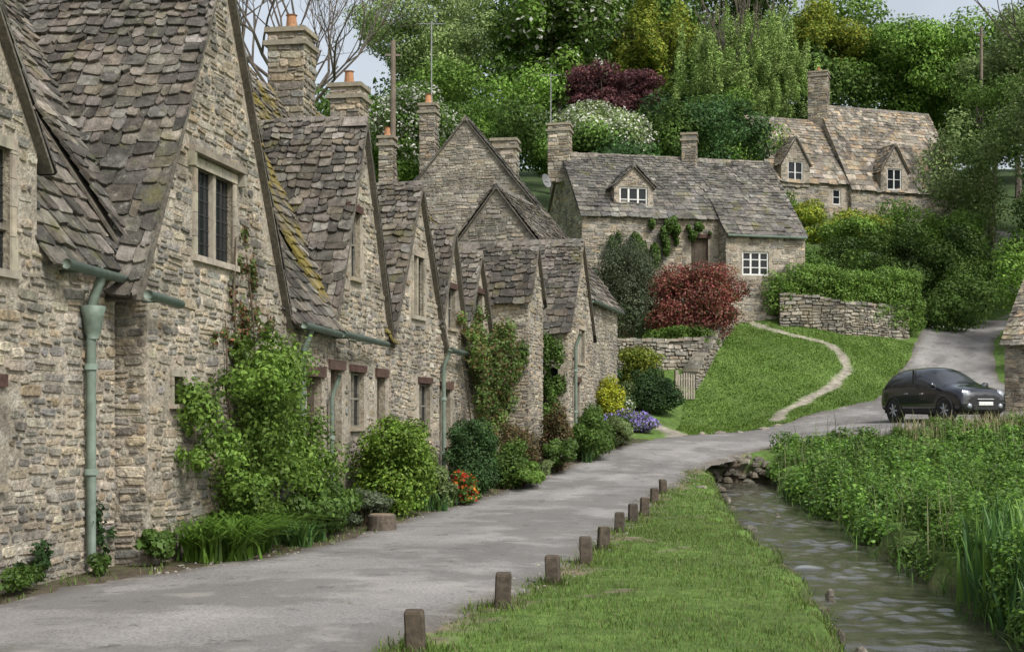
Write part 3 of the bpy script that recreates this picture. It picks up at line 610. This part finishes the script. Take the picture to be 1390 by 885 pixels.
def tuft(cx,cy,sx,sy,n,k=14):
    c=np.stack([rng.uniform(cx-sx,cx+sx,k),rng.uniform(cy-sy,cy+sy,k)],1); i=rng.integers(0,k,n)
    x=c[i,0]+rng.normal(0,.07,n); y=c[i,1]+rng.normal(0,.07,n); return x,y,G(x,y)
x,y,z=tuft(-3.7,18.6,.35,1.3,1700,18); blades('strap_leaf_plants',x,y,z,.8,.045,1.0,[(.13,.24,.03),(.10,.18,.03)],seg=4)
x,y,z=tuft(-3.2,20.4,.35,.8,600); blades('strap_leaf_plants',x,y,z,.5,.04,.9,[(.07,.15,.04),(.1,.18,.04)],seg=3)
x,y,z=tuft(-1.6,26.9,.4,.8,500); blades('strap_leaf_plants',x,y,z,.45,.03,.6,[(.07,.15,.05),(.1,.18,.04)],seg=3)
x,y,z=tuft(1.9,39.8,.4,2,700); blades('strap_leaf_plants',x,y,z,.6,.035,.6,[(.08,.15,.05)],seg=3)
shrub('low_plants',-4.3,17.0,.5,.9,.55,1100,.1,'mid',k=10,stems=False)
shrub('wall_weeds',-5.0,14.7,.25,1.8,.3,900,.06,'mid',k=14,stems=False); shrub('wall_weeds',-4.65,16,.25,.6,.35,400,.06,'mid',k=6,stems=False)
def region(n,x0,x1,y0,y1,f):
    x=rng.uniform(x0,x1,n); y=rng.uniform(y0,y1,n); m=f(x,y); return x[m],y[m]
def strip(x,y):
    l=np.interp(y,RRs[:,1],RRs[:,0]); r=np.interp(y,SY,SLx)
    e=.05+.24*nz2(x*1.7,y*1.7)
    return (x>l+e)&(x<r+.05+wob(x,y))&~(worn(x,y)&(x<l+1.4))&(y<41)
GC=[(.13,.21,.035),(.11,.18,.03),(.16,.23,.05),(.19,.19,.08),(.09,.15,.03)]
for i,(n,y0,y1,h,w) in enumerate([(80000,9,16,.055,.007),(70000,16,26,.06,.010),(40000,26,41,.07,.016)]):
    x,y=region(n,-3,6,y0,y1,strip); blades('lawn_grass',x,y,G(x,y)-.005,h,w,.5,GC,seg=1)
def tallt(x,y): return strip(x,y)&(nz2(x*2.3+1,y*1.9)>.5)
x,y=region(40000,-2,6,9,40,tallt); blades('grass_tufts',x,y,G(x,y)-.01,.14,.010,.9,GC,seg=2)
def redge(x,y):
    l=np.interp(y,RRs[:,1],RRs[:,0]); return (np.abs(x-l-.12)<.22)&(nz2(x*3.1+2,y*1.3)>.05)
x,y=region(50000,-2,6,9,40,redge); blades('verge_grass',x,y,G(x,y)-.01,.12,.010,.9,GC,seg=2)
def edge(x,y): 
    r=np.interp(y,SY,SLx)+wob(x,y); return (np.abs(x-r+.02)<.28)&(y<40.4)
x,y=region(90000,2,6.5,9,40.4,edge); blades('bank_grass',x,y,G(x,y)-.01,.19,.013,1.1,GC,seg=2)
def lverge(x,y):
    l=np.interp(y,RLs[:,1],RLs[:,0]); return (x<l+.05+.15*nz2(x*2,y*2))&(x>l-.8)&(nz2(x*3,y*2)>-.1)
x,y=region(32000,-6,4,12,43,lverge); blades('verge_grass',x,y,G(x,y)-.005,.11,.014,.7,GC,seg=2)
def knoll(x,y):
    return (~pipn(x,y,RP))&(dline(x,y,PATH)>.22+.12*nz2(x,y))&(dline(x,y,PATH2)>.4)&(x>5.2+(y-46)*.18)&(x<18)&(y<64)
x,y=region(120000,4.5,18,45,63.5,knoll); blades('hillside_grass',x,y,G(x,y)-.01,.09,.04,.6,[(.14,.235,.035),(.12,.20,.03),(.17,.25,.05),(.10,.17,.03)],seg=1)
BO=[(-.74,10.96),(-.09,13.36),(.45,15.4),(.92,17.6),(1.24,19.4),(1.66,22),(2.05,24.1),(2.4,25.8),(2.86,28.6),(3.3,31)]
for i,(x,y) in enumerate(BO):
    par=empty('wooden_bollard',(x,y,g1(x,y))); b=B(); a=R(-.15,.15); f=Fr((x,y),(math.cos(a),math.sin(a))); z=g1(x,y); w=.078; h=R(.31,.345)
    tl=R(-.02,.02)
    P=lambda s,n,zz: f.pt(s+tl*zz*3,n,z+zz)
    lv=[(-.15,w),(h-.03,w*.97),(h-.008,w*.9),(h,w*.78)]; vs=[]
    for zz,ww in lv:
        c=ww*.82
        for s,n in ((-c,-ww),(c,-ww),(ww,-c),(ww,c),(c,ww),(-c,ww),(-ww,c),(-ww,-c)): vs.append(P(s,n,zz))
    fs=[(j*8+i2,j*8+(i2+1)%8,(j+1)*8+(i2+1)%8,(j+1)*8+i2) for j in range(3) for i2 in range(8)]+[tuple(range(24,32))]
    b.add(vs,fs,jit((.085,.068,.05),.15)); b.out('post',M_wood,par)
    n=170; xx=x+rng.normal(.03,.16,n); yy=y+rng.normal(0,.16,n); blades('grass_tuft',xx,yy,G(xx,yy)-.01,.15,.011,.7,GC,par,seg=2)
def rb(x,y):
    r=np.interp(y,SY,SRx); return (x>r-.05)&(x<y*.42+1.5)&~pipn(x,y,RP)&(np.hypot(x-13.8,y-45)>2.6)&(y<46)&((y<40.5)|(x>7.6))&(dline(x,y,RRs)>.3)
x,y=region(3000,4,20,11,46,rb); z=T0(x,y); cl=[]
for a,bb,c in zip(x,y,z):
    r=float(np.interp(bb,SY,SRx)); ed=a<r+.35
    h=R(.25,.7)*(1 if bb<36 else .6)*(1 if R(0,1)<.8 else 1.4); q=R(.14,.3)
    cl.append((a,bb,(c-.45 if ed else c)+h*.6,q*1.2,q*1.2,h*.6))
cn=[c for c in cl if c[1]<22]; cm=[c for c in cl if 22<=c[1]<33]; cf=[c for c in cl if c[1]>=33]
pc=[(.12,.23,.03),(.095,.19,.025),(.16,.27,.05),(.11,.20,.055)]
leafobj('bank_vegetation',[leafarr(cn,80000,.06,pc,r0=.6,r1=1.5,up=.9,shell=.4,asp=.32),leafarr(cm,65000,.08,pc,r0=.6,r1=1.5,up=.9,shell=.4,asp=.35),leafarr(cf,60000,.10,pc,r0=.65,r1=1.45,up=.9,shell=.4,asp=.35)])
x,y=region(3500,5.5,18,16,44,rb); blades('tall_stems',x,y,G(x,y),.9,.02,.3,[(.12,.2,.04),(.17,.22,.07),(.24,.24,.12)],seg=2)
x,y=region(5500,4.8,8.4,12,18.2,lambda x,y:(x>np.interp(y,SY,SRx)+.0)&(nz2(x*1.3,y*1.3)>-.25)); blades('iris_leaves',x,y,G(x,y)-.02,.9,.07,.25,[(.10,.21,.06),(.13,.26,.06),(.15,.27,.045),(.07,.15,.05)],seg=4)
x,y=region(2600,3,7.5,12,36,lambda x,y:(np.abs(x-np.interp(y,SY,SRx)-.0)<.25)&(nz2(x,y*.9)>-.1)); blades('reed_leaves',x,y,np.maximum(G(x,y),wz(y)-.1),.5,.03,.6,[(.1,.2,.04),(.13,.23,.05)],seg=3)
x,y=region(4500,11.2,20,40.4,44.3,lambda x,y:(~pipn(x,y,RP))&(dline(x,y,RRs)<1.6)); blades('dry_grass',x,y,G(x,y),.65,.03,.45,[(.38,.33,.2),(.32,.28,.16),(.18,.2,.07)],seg=2)
shrub('clipped_hedge',4.9,50.5,2.6,1.5,1.6,16000,.08,'dark',k=30,rs=.3,solid=True,shell=.15,r0=.9,r1=1.4)
shrub('yellow_shrub',3.25,46.5,1.2,1.2,1.6,6000,.08,[(.46,.46,.03),(.35,.37,.03),(.2,.26,.03)],k=14,solid=True)
shrub('blue_flowers',3.9,45.7,1.7,1.4,.75,3500,.07,'pale',extra=(1600,.08,[(.30,.24,.6),(.38,.30,.66)]),k=16)
shrub('garden_shrub',3.7,48.2,1.4,1.2,1.4,5000,.09,'pale',k=14)
shrub('white_flowers',3.7,47.2,1.0,.8,.9,2000,.07,'mid',extra=(300,.08,GR['white']),k=10)
shrub('garden_shrub',4.8,53,2.2,1.6,1.8,8000,.1,'yel',k=16,solid=True); shrub('garden_shrub',3.2,52,1.5,1.6,1.5,5000,.09,'dark',k=12)
shrub('garden_shrub',7.0,57.5,3.0,1.6,1.3,7000,.1,'bright',k=16)
shrub('greygreen_shrub',4.7,58.6,3.2,2.8,4.8,30000,.10,'grey',k=60,rs=.3,asp=.2,solid=True,shell=.3,r0=.7,r1=1.3)
shrub('red_leaved_shrub',7.4,58.8,4.6,3.6,3.5,38000,.11,'red',k=70,rs=.28,solid=True,shell=.28,r0=.7,r1=1.5)
shrub('garden_shrub',9.5,63.0,1.2,1.2,1.4,4000,.1,'mid'); 
climber('wall_climber',fJ,[(3.0,9.0,.9,1.0,.4),(4.4,9.9,.9,.5,.3),(5.4,9.9,.6,.35,.3),(1.8,9.0,.8,.9,.4),(3.6,9.7,.8,.6,.3)],11000,.12,'mid')
def hedge(name,pts,zt,w,n,size,pal,lift=0,**kw):
    par=empty(name,(pts[0][0],pts[0][1],g1(*pts[0]))); cl=[]
    for p,q in zip(pts[:-1],pts[1:]):
        L=math.dist(p,q)
        for i in range(int(L/.35)+1):
            t=i*.35/L; x=p[0]+(q[0]-p[0])*t; y=p[1]+(q[1]-p[1])*t; z=g1(x,y)+lift
            for zz in np.arange(z,zt-.3,.42): cl.append((x+R(-.1,.1),y+R(-.15,.15),zz+R(-.08,.08),.42,w/2*R(.9,1.1),.38*R(.8,1.15)))
    leafobj('foliage',[leafarr(cl,n,size,GR[pal],shell=.15,**kw)],par)
hedge('clipped_hedge',[(11.4,62.9),(14.6,63.0),(18.6,65.0)],8.45,1.6,46000,.11,'bright',.5,r0=.9,r1=1.3)
hedge('clipped_hedge',[(10.4,64.0),(11.3,63.4)],7.8,1.0,7000,.11,'bright',.3,r0=.8,r1=1.15)
def mass(name,blobs,n,size,pal,**kw):
    cl=[]
    for bb in blobs: cl+=crown(bb[:3],bb[3:],18,.38)
    leafobj(name,[leafarr(cl,n,size,GR[pal],**{**FAR,**kw})],None,M_leaff)
mass('hillside_shrubs',[(14.5,70,8.8,2,2,1.4),(17.5,70,8.9,2.4,2,1.8),(20.5,72,9.3,2.5,2,2),(23,74,9.5,2.2,2,2.4)],36000,.15,'mid',r0=.4,r1=1.2)
mass('hillside_shrubs',[(19,78,12,2.2,2,1.6),(16.5,79,12.3,1.6,1.6,1.4)],14000,.16,'yel')
mass('hillside_shrubs',[(13.3,73,11,1.7,1.5,1.7),(15.2,80,13.4,1.4,1.4,1.4),(22,79,12,2.6,2,1.8),(25,80,12,2.4,2,2),(17.6,72.5,11,1.8,1.6,1.3)],26000,.16,'bright',r0=.8,r1=1.6)
mass('hillside_shrubs',[(22,70,7.2,2.2,2,2),(24.5,76,8.5,2.5,2,3),(20.3,66.5,6.2,1.6,1.6,1.5),(26,82,11,2.5,2,3)],26000,.15,'mid',r0=.5,r1=1.4)
mass('hillside_shrubs',[(23.5,62,7.5,2.6,2.5,3),(22.3,58,5.5,1.5,2,2),(27,64,9,3,3,4),(21.5,52,4.4,1.5,1.5,1.6)],36000,.14,'bright')
mass('hillside_shrubs',[(30,76,16,4,4,6),(33,84,20,5,4,7),(28,88,16,3,3,5)],50000,.2,'pale',r0=.8,r1=1.7)
mass('hillside_shrubs',[(33,76,11,4,4,5),(30,83,12,3,3,4),(36,90,18,5,5,7)],34000,.2,'mid',r0=.6,r1=1.6)
mass('woodland_understorey',[(-10,72,15,4,3,3),(-5,74,15.3,4,3,2.6),(-1,72,15.5,3.4,3,2.4),(3.5,76,16,3.5,3,2.4)],44000,.2,'mid',r0=.6,r1=1.8)
mass('woodland_understorey',[(-13,62,12,4,3,4),(9,80,17,3.6,3,3),(6,74,14.6,3,3,2.2),(12,82,17.5,3,3,2.6)],36000,.2,'dark',r0=1.1,r1=2.2)
mass('woodland_understorey',[(-7,80,17,4,3,3.4),(0.5,80,18,4,3,3),(-3,84,19,4,3,3.6),(13,92,20,4,3,3.4)],40000,.2,'bright',r0=.7,r1=1.7)
mass('woodland',[(-14,122,25,7,6,5),(-3,124,33,8,6,9),(8,124,35,8,6,9),(12,122,27,8,5,5),(19,124,36,8,6,9)],70000,.4,'mid',r0=.7,r1=1.7)
mass('woodland',[(28,126,33,8,6,6),(36,124,31,7,6,7),(42,122,31,6,6,7),(52,122,33,8,6,9),(34,118,26,8,5,5)],70000,.36,'bright',r0=.8,r1=1.7)
mass('woodland',[(-20,112,23,8,5,5),(-8,110,24,8,5,6),(6,108,27,7,5,6),(13,106,24,6,5,5),(24,112,27,8,5,6),(38,110,27,8,5,6),(48,108,26,7,5,8)],70000,.34,'mid',r0=.5,r1=1.3)
tree('hawthorn_tree',-5.2,68,5,17.6,13.5,14000,.15,'mid',extra=(5000,.15,GR['white']))
tree('hawthorn_tree',4.6,77,6.5,19.0,15,16000,.16,'pale',extra=(5000,.16,GR['white']))
tree('garden_tree',8.8,79,5.4,19.3,15,14000,.17,'mid',r0=.6,r1=1.5)
tree('pale_green_tree',-6,98,13,33.5,22,32000,.2,'pale',k=60,rs=.2,tr=.3,r0=1.3,r1=2.2)
tree('horse_chestnut_tree',2.8,94,8.8,32.5,21,48000,.28,'bright',extra=(1500,.36,GR['white']),k=70,rs=.28,tr=.35,r0=.5,r1=1.5)
tree('copper_beech_tree',6.2,86,7.4,24.0,18.6,26000,.19,'purp',k=50,rs=.26,r0=.8,r1=1.9)
tree('birch_tree',9.8,104,7,34,23,26000,.22,'yel',k=44,rs=.26,r0=.9,r1=1.5)
weeper('willow_tree',16,99,10.4,31.5,19.5,70000,.2,'pale')
tree('birch_tree',25,114,9,36,26,22000,.26,'yel',k=36,rs=.28,r0=.8,r1=1.4)
tree('ash_tree',30.5,112,11,34,24,32000,.26,'bright',k=50,rs=.26,r0=1.1,r1=1.9)
tree('ash_tree',37,104,9,31.5,21,30000,.25,'pale',k=46,rs=.28,r0=1.0,r1=1.8)
tree('garden_tree',31,92,6,24,17,16000,.2,'mid')
tree('maple_tree',27.5,60,9,15,7,26000,.15,'pale',k=50,rs=.26)
tree('ash_tree',30,72,10,30,14,36000,.2,'mid',k=60,rs=.24,tr=.25,r0=.8,r1=2.0)
par=empty('bare_tree',(-11.2,70,g1(-11.2,70))); b=B(); tips=[]
base=Vector((-11.2,70,g1(-11.2,70)-.3)); b.tube([base,base+Vector((.2,0,5)),base+Vector((0,.2,9))],[.34,.28,.22],8,(.13,.12,.10)); tp=base+Vector((0,.2,9))
for i in range(8):
    a=i*.8+R(0,.4); grow(b,tp-Vector((0,0,R(0,2))),Vector((math.cos(a)*.9,math.sin(a)*.9,R(.6,1.2))).normalized(),3.6,.11,5,tips,.55,.2,6)
b.out('trunk_and_branches',M_bark,par)
cl=[(t.x,t.y,t.z,.35,.35,.3) for t in tips if R(0,1)<.12]
if cl: leafobj('buds',[leafarr(cl,1500,.12,GR['pale'],shell=.6)],par)
for (x,y,zt) in ((-4.6,55,16.2),(33,100,29)):
    z=g1(x,y); par=empty('utility_pole',(x,y,z)); b=B(); b.tube([(x,y,z),(x,y,zt)],[.13,.1],10,(.2,.16,.12)); f=Fr((x,y),(1,.1)); b.box(f,-.3,.3,-.05,.05,zt-.6,zt-.52,(.18,.15,.12)); b.out('pole',M_wood,par)
for (x,y,z0,z1) in ((-3.0,53,13,16.4),(1.8,66,14,17.6)):
    par=empty('tv_aerial',(x,y,z0)); b=B(); b.tube([(x,y,z0-1.5),(x,y,z1)],.025,6,(.3,.3,.3)); b.tube([(x-.5,y,z1-.1),(x+.5,y,z1-.1)],.015,5,(.3,.3,.3))
    for i in range(7): b.tube([(x-.45+i*.15,y-.25,z1-.1),(x-.45+i*.15,y+.25,z1-.1)],.01,4,(.3,.3,.3))
    b.out('mast',M_metal,par)
par=empty('satellite_dish',(1.5,65,12.4)); b=B(); c0=Vector((1.5,64.9,12.4)); vs=[c0]; dr=Vector((.75,-.6,.25)).normalized(); aa=dr.cross(Vector((0,0,1))).normalized(); bb=aa.cross(dr)
for r_,o_ in ((.16,.03),(.33,.11)):
    for i in range(16): vs.append(c0+dr*o_+(aa*math.cos(i*.3927)+bb*math.sin(i*.3927))*r_)
fs=[(0,1+i,1+(i+1)%16) for i in range(16)]+[(1+i,17+i,17+(i+1)%16,1+(i+1)%16) for i in range(16)]
b.add(vs,fs,(.2,.205,.205)); b.tube([c0,Vector((2.0,65.3,12.3))],.03,6,(.2,.2,.2)); b.tube([c0-bb*.3,c0+dr*.4],.015,5,(.2,.2,.2)); b.out('dish',M_metal,par,True)
x,y=-2.2,23.4; z=g1(x,y); par=empty('tree_stump',(x+.35,y-1,z)); x+=.15; y-=1.0; z=g1(x,y); b=B(); b.tube([(x,y,z-.05),(x,y,z+.06),(x,y,z+.24),(x,y,z+.26)],[.25,.23,.225,.2],18,(.10,.08,.06)); b.tube([(x,y,z+.255),(x,y,z+.268)],[.2,.19],18,(.2,.15,.1)); b.out('log',M_wood,par)
par=empty('garden_gate',(6.4,52.6,g1(6.4,52.6))); b=B(); f=Fr((6.15,52.6),(.9,.3)); z=g1(6.4,52.6)
for i in range(7): b.box(f,i*.1,i*.1+.06,0,.03,z+.08,z+1.0+.05*math.sin(i/6*3.14),(.33,.29,.23))
for zz in (.25,.8): b.box(f,0,.66,-.04,-.002,z+zz,z+zz+.08,(.3,.26,.2))
b.box(f,-.14,-.02,-.06,.06,z,z+1.15,(.3,.26,.2)); b.out('pickets',M_wood,par)
def rock(b,x,y,z,w,h,col):
    k=7; vs=[]; ph=R(0,6)
    for lv,rr_ in ((-.4,1),(.35,.95),(.8,.6)):
        for i in range(k): a=ph+i*6.283/k; q=w*rr_*R(.75,1.2); vs.append((x+math.cos(a)*q,y+math.sin(a)*q*.8,z+h*lv*R(.8,1.1)))
    vs.append((x,y,z+h)); fs=[(j*k+i,j*k+(i+1)%k,(j+1)*k+(i+1)%k,(j+1)*k+i) for j in range(2) for i in range(k)]+[(2*k+i,2*k+(i+1)%k,3*k) for i in range(k)]
    b.add(vs,fs,jit(col,.2))
b=B()
for i in range(34):
    y=R(13,38); x=float(np.interp(y,SY,SLx)+wob(0,y))+R(-.15,.05); rock(b,x,y,float(wz(y))+R(.0,.15),R(.06,.16),R(.05,.12),(.12,.105,.08))
for i in range(14): y=R(27,40); x=float(np.interp(y,SY,SLx))+R(.3,1.4); rock(b,x,y,float(wz(y))-.03,R(.05,.12),R(.03,.06),(.08,.075,.055))
for i in range(34):
    x=5.5+i*.055; rock(b,x,40.45+R(-.1,.2),-.1+R(-.1,.6),R(.1,.2),R(.08,.14),(.13,.115,.085))
b.out('stream_stones',M_stone)
b=B()
for (x,y) in [(6.2,46.4),(6.9,47.1),(7.6,47.5),(8.6,48.5),(9.2,49.2),(4.4,33),(-3.6,19.4)]: rock(b,x,y,g1(x,y),R(.12,.25),R(.06,.12),(.27,.245,.19))
for i in range(700):
    k=random.randrange(30,len(RLs)-70); s=random.choice((0,1)); P0=(RLs if s else RRs)[k]; x=P0[0]+R(-.35,.3)*(1 if s else -1); y=P0[1]+R(-.3,.3)
    if y<42: rock(b,x,y,float(T0(x,y))+.015,R(.008,.028),R(.008,.025),(.26,.24,.2))
b.out('verge_stones',M_stone)
# ---------------------------------------------------------------- car
def car(x,y,ang):
    z=g1(x,y)+.03; par=empty('parked_car',(x,y,z))
    st=[(-2.12,.74,.42,.82,(.68,.9),(.5,.98),1.0),(-2.06,.86,.30,.98,(.79,1.04),(.62,1.12),1.14),(-1.86,.89,.26,1.0,(.82,1.06),(.63,1.5),1.54),(-1.5,.9,.24,1.0,(.83,1.06),(.65,1.6),1.65),(-.8,.91,.22,.99,(.84,1.05),(.67,1.63),1.68),(-.1,.91,.22,.97,(.84,1.03),(.67,1.63),1.68),(.4,.91,.22,.96,(.83,1.02),(.64,1.56),1.62),(1.08,.91,.22,.95,(.82,1.0),(.73,1.08),1.11),(1.65,.9,.22,.90,(.79,.97),(.55,1.04),1.06),(2.0,.86,.25,.80,(.74,.88),(.5,.96),.98),(2.12,.76,.32,.62,(.66,.72),(.45,.80),.82)]
    V=[];F=[];Mi=[]
    for s in st:
        X_,w,zb,be,p5,p6,tp=s; h=[(0,zb),(w*.86,zb),(w,zb+.16),(w*1.01,(zb+be)/2),(w*.97,be),p5,p6,(0,tp)]
        full=h+[(-a,b_) for a,b_ in h[-2:0:-1]]
        for a,b_ in full: V.append((X_,a,b_))
    m=14
    for i in range(len(st)-1):
        for j in range(m):
            F.append((i*m+j,i*m+(j+1)%m,(i+1)*m+(j+1)%m,(i+1)*m+j))
            side=j in(5,8); top=j in(6,7)
            g=(side and 2<=i<=6) or (top and i in(1,6))
            Mi.append(1 if g else (2 if j in(0,1,12,13) else 0))
    F.append(tuple(range(m))); Mi.append(0); F.append(tuple((len(st)-1)*m+j for j in range(m))); Mi.append(2)
    me=bpy.data.meshes.new('body'); me.from_pydata(V,[],F); me.update(); me.polygons.foreach_set('material_index',Mi); me.polygons.foreach_set('use_smooth',[True]*len(F))
    bm=bmesh.new(); bm.from_mesh(me); bmesh.ops.recalc_face_normals(bm,faces=bm.faces); bm.to_mesh(me); bm.free()
    parts=[link(me,'body',[M_carp,M_carg,M_rub],None)]; md=parts[0].modifiers.new('s','SUBSURF'); md.levels=2; md.render_levels=2
    f=Fr((0,0),(1,0))
    def bx(nm,mat,*a):
        b=B(); 
        for q in a: b.box(f,*q,(.02,.02,.02))
        o=b.out(nm,mat); bv=o.modifiers.new('b','BEVEL'); bv.width=.015; bv.segments=2; parts.append(o)
    for sg in(-1,1):
        for wx in(-1.3,1.32):
            b=B(); yy=sg*.82
            prof=[(.20,-.09),(.31,-.1),(.345,-.07),(.345,.07),(.31,.1),(.20,.09)]; kk=28; vs=[(wx+r*math.cos(6.2832*i/kk),yy+o,.345+r*math.sin(6.2832*i/kk)) for r,o in prof for i in range(kk)]
            fs=[(a*kk+i,a*kk+(i+1)%kk,(a+1)*kk+(i+1)%kk,(a+1)*kk+i) for a in range(5) for i in range(kk)]
            b.add(vs,fs,(.02,.02,.02)); parts.append(b.out('tyre',M_rub,None,True))
            b=B(); b.tube([(wx,yy+sg*.07,.345),(wx,yy+sg*.1,.345)],[.06,.05],12,(.5,.5,.5))
            for i in range(7):
                a=i*6.2832/7; ca,sa=math.cos(a),math.sin(a); 
                b.tube([(wx+ca*.04,yy+sg*.085,.345+sa*.04),(wx+ca*.22,yy+sg*.075,.345+sa*.22)],[.03,.02],6,(.5,.5,.5))
            parts.append(b.out('rim',M_chr))
            b=B(); pts=[(wx+.40*math.cos(t),sg*.905,.345+.40*math.sin(t)) for t in np.linspace(-.2,3.34,14)]; b.tube(pts,.035,6,(.02,.02,.02)); parts.append(b.out('wheel_arch',M_rub,None,True))
            b=B(); b.tube([(wx,yy-sg*.12,.345),(wx,sg*.895,.345)],[.385,.385],24,(.01,.01,.01)); parts.append(b.out('wheel_well',M_rub))
        b=B(); b.tube([(.78,sg*.86,1.05),(.82,sg*.98,1.09),(.78,sg*1.08,1.10)],[.05,.10,.08],10,(.02,.02,.02)); parts.append(b.out('mirror',M_carp,None,True))
        b=B(); b.tube([(1.9,sg*.62,.80),(2.06,sg*.58,.79)],[.14,.12],18,(.6,.6,.6)); parts.append(b.out('headlamp',M_lamp,None,True))
        b=B(); b.tube([(2.06,sg*.56,.47),(2.115,sg*.55,.47)],[.08,.07],14,(.6,.6,.6)); parts.append(b.out('fog_lamp',M_lamp,None,True))
        bx('sill_trim',M_rub,(-.95,.95,sg*.91-.02,sg*.91+.02,.26,.38))
        bx('window_pillar',M_carp,(-.42,-.33,sg*.76-.05,sg*.76+.05,1.05,1.58))
        bx('door_handle',M_chr,(-.7,-.52,sg*.92-.02,sg*.92+.02,.84,.87),(.1,.28,sg*.92-.02,sg*.92+.02,.83,.86))
    bx('grille',M_rub,(2.05,2.125,-.45,.45,.35,.5)); bx('grille_bar',M_chr,(2.09,2.14,-.3,.3,.64,.68)); bx('number_plate',M_plate,(2.1,2.15,-.26,.26,.48,.59))
    for p in parts: p.parent=par
    par.rotation_euler=(0,0,ang); par.scale=(1,1,1.04); return par
car(13.6,45,math.radians(-70))
# ---------------------------------------------------------------- light
w=bpy.data.worlds.new("World"); S.world=w; w.use_nodes=True; nt=w.node_tree; N=nt.nodes; K=nt.links
sky=N.new('ShaderNodeTexSky'); sky.sky_type='NISHITA'; sky.sun_disc=False; sky.sun_elevation=math.radians(48); sky.sun_rotation=math.radians(140); sky.dust_density=3; sky.air_density=1.2
hs=N.new('ShaderNodeHueSaturation'); hs.inputs['Saturation'].default_value=.42; K.new(sky.outputs[0],hs.inputs['Color'])
tc=N.new('ShaderNodeTexCoord'); cn_=N.new('ShaderNodeTexNoise'); cn_.inputs['Scale'].default_value=4; cn_.inputs['Detail'].default_value=6; K.new(tc.outputs['Generated'],cn_.inputs['Vector'])
mr=N.new('ShaderNodeMapRange'); mr.inputs[1].default_value=.3; mr.inputs[2].default_value=.7; mr.inputs[3].default_value=.85; mr.inputs[4].default_value=1.45; K.new(cn_.outputs['Fac'],mr.inputs[0])
vm=N.new('ShaderNodeVectorMath'); vm.operation='SCALE'; K.new(hs.outputs[0],vm.inputs[0]); K.new(mr.outputs[0],vm.inputs['Scale'])
bg=N['Background']; K.new(vm.outputs[0],bg.inputs['Color']); bg.inputs['Strength'].default_value=.15
sl=bpy.data.lights.new('sun','SUN'); sl.energy=3.0; sl.angle=math.radians(12); sl.color=(1,.985,.965)
so=bpy.data.objects.new('sun',sl); S.collection.objects.link(so)
el=math.radians(48); az=math.radians(140)
dv=Vector((math.sin(az)*math.cos(el),math.cos(az)*math.cos(el),math.sin(el)))
so.rotation_euler=dv.to_track_quat('Z','Y').to_euler()
cam=bpy.data.cameras.new('camera'); co=bpy.data.objects.new('camera',cam); S.collection.objects.link(co); S.camera=co
co.location=(0,0,1.7); co.rotation_euler=(math.radians(90),0,0); cam.lens=50; cam.sensor_width=36; cam.shift_y=.088; cam.clip_end=800
S.view_settings.view_transform='Standard'; S.view_settings.look='None'; S.view_settings.exposure=0
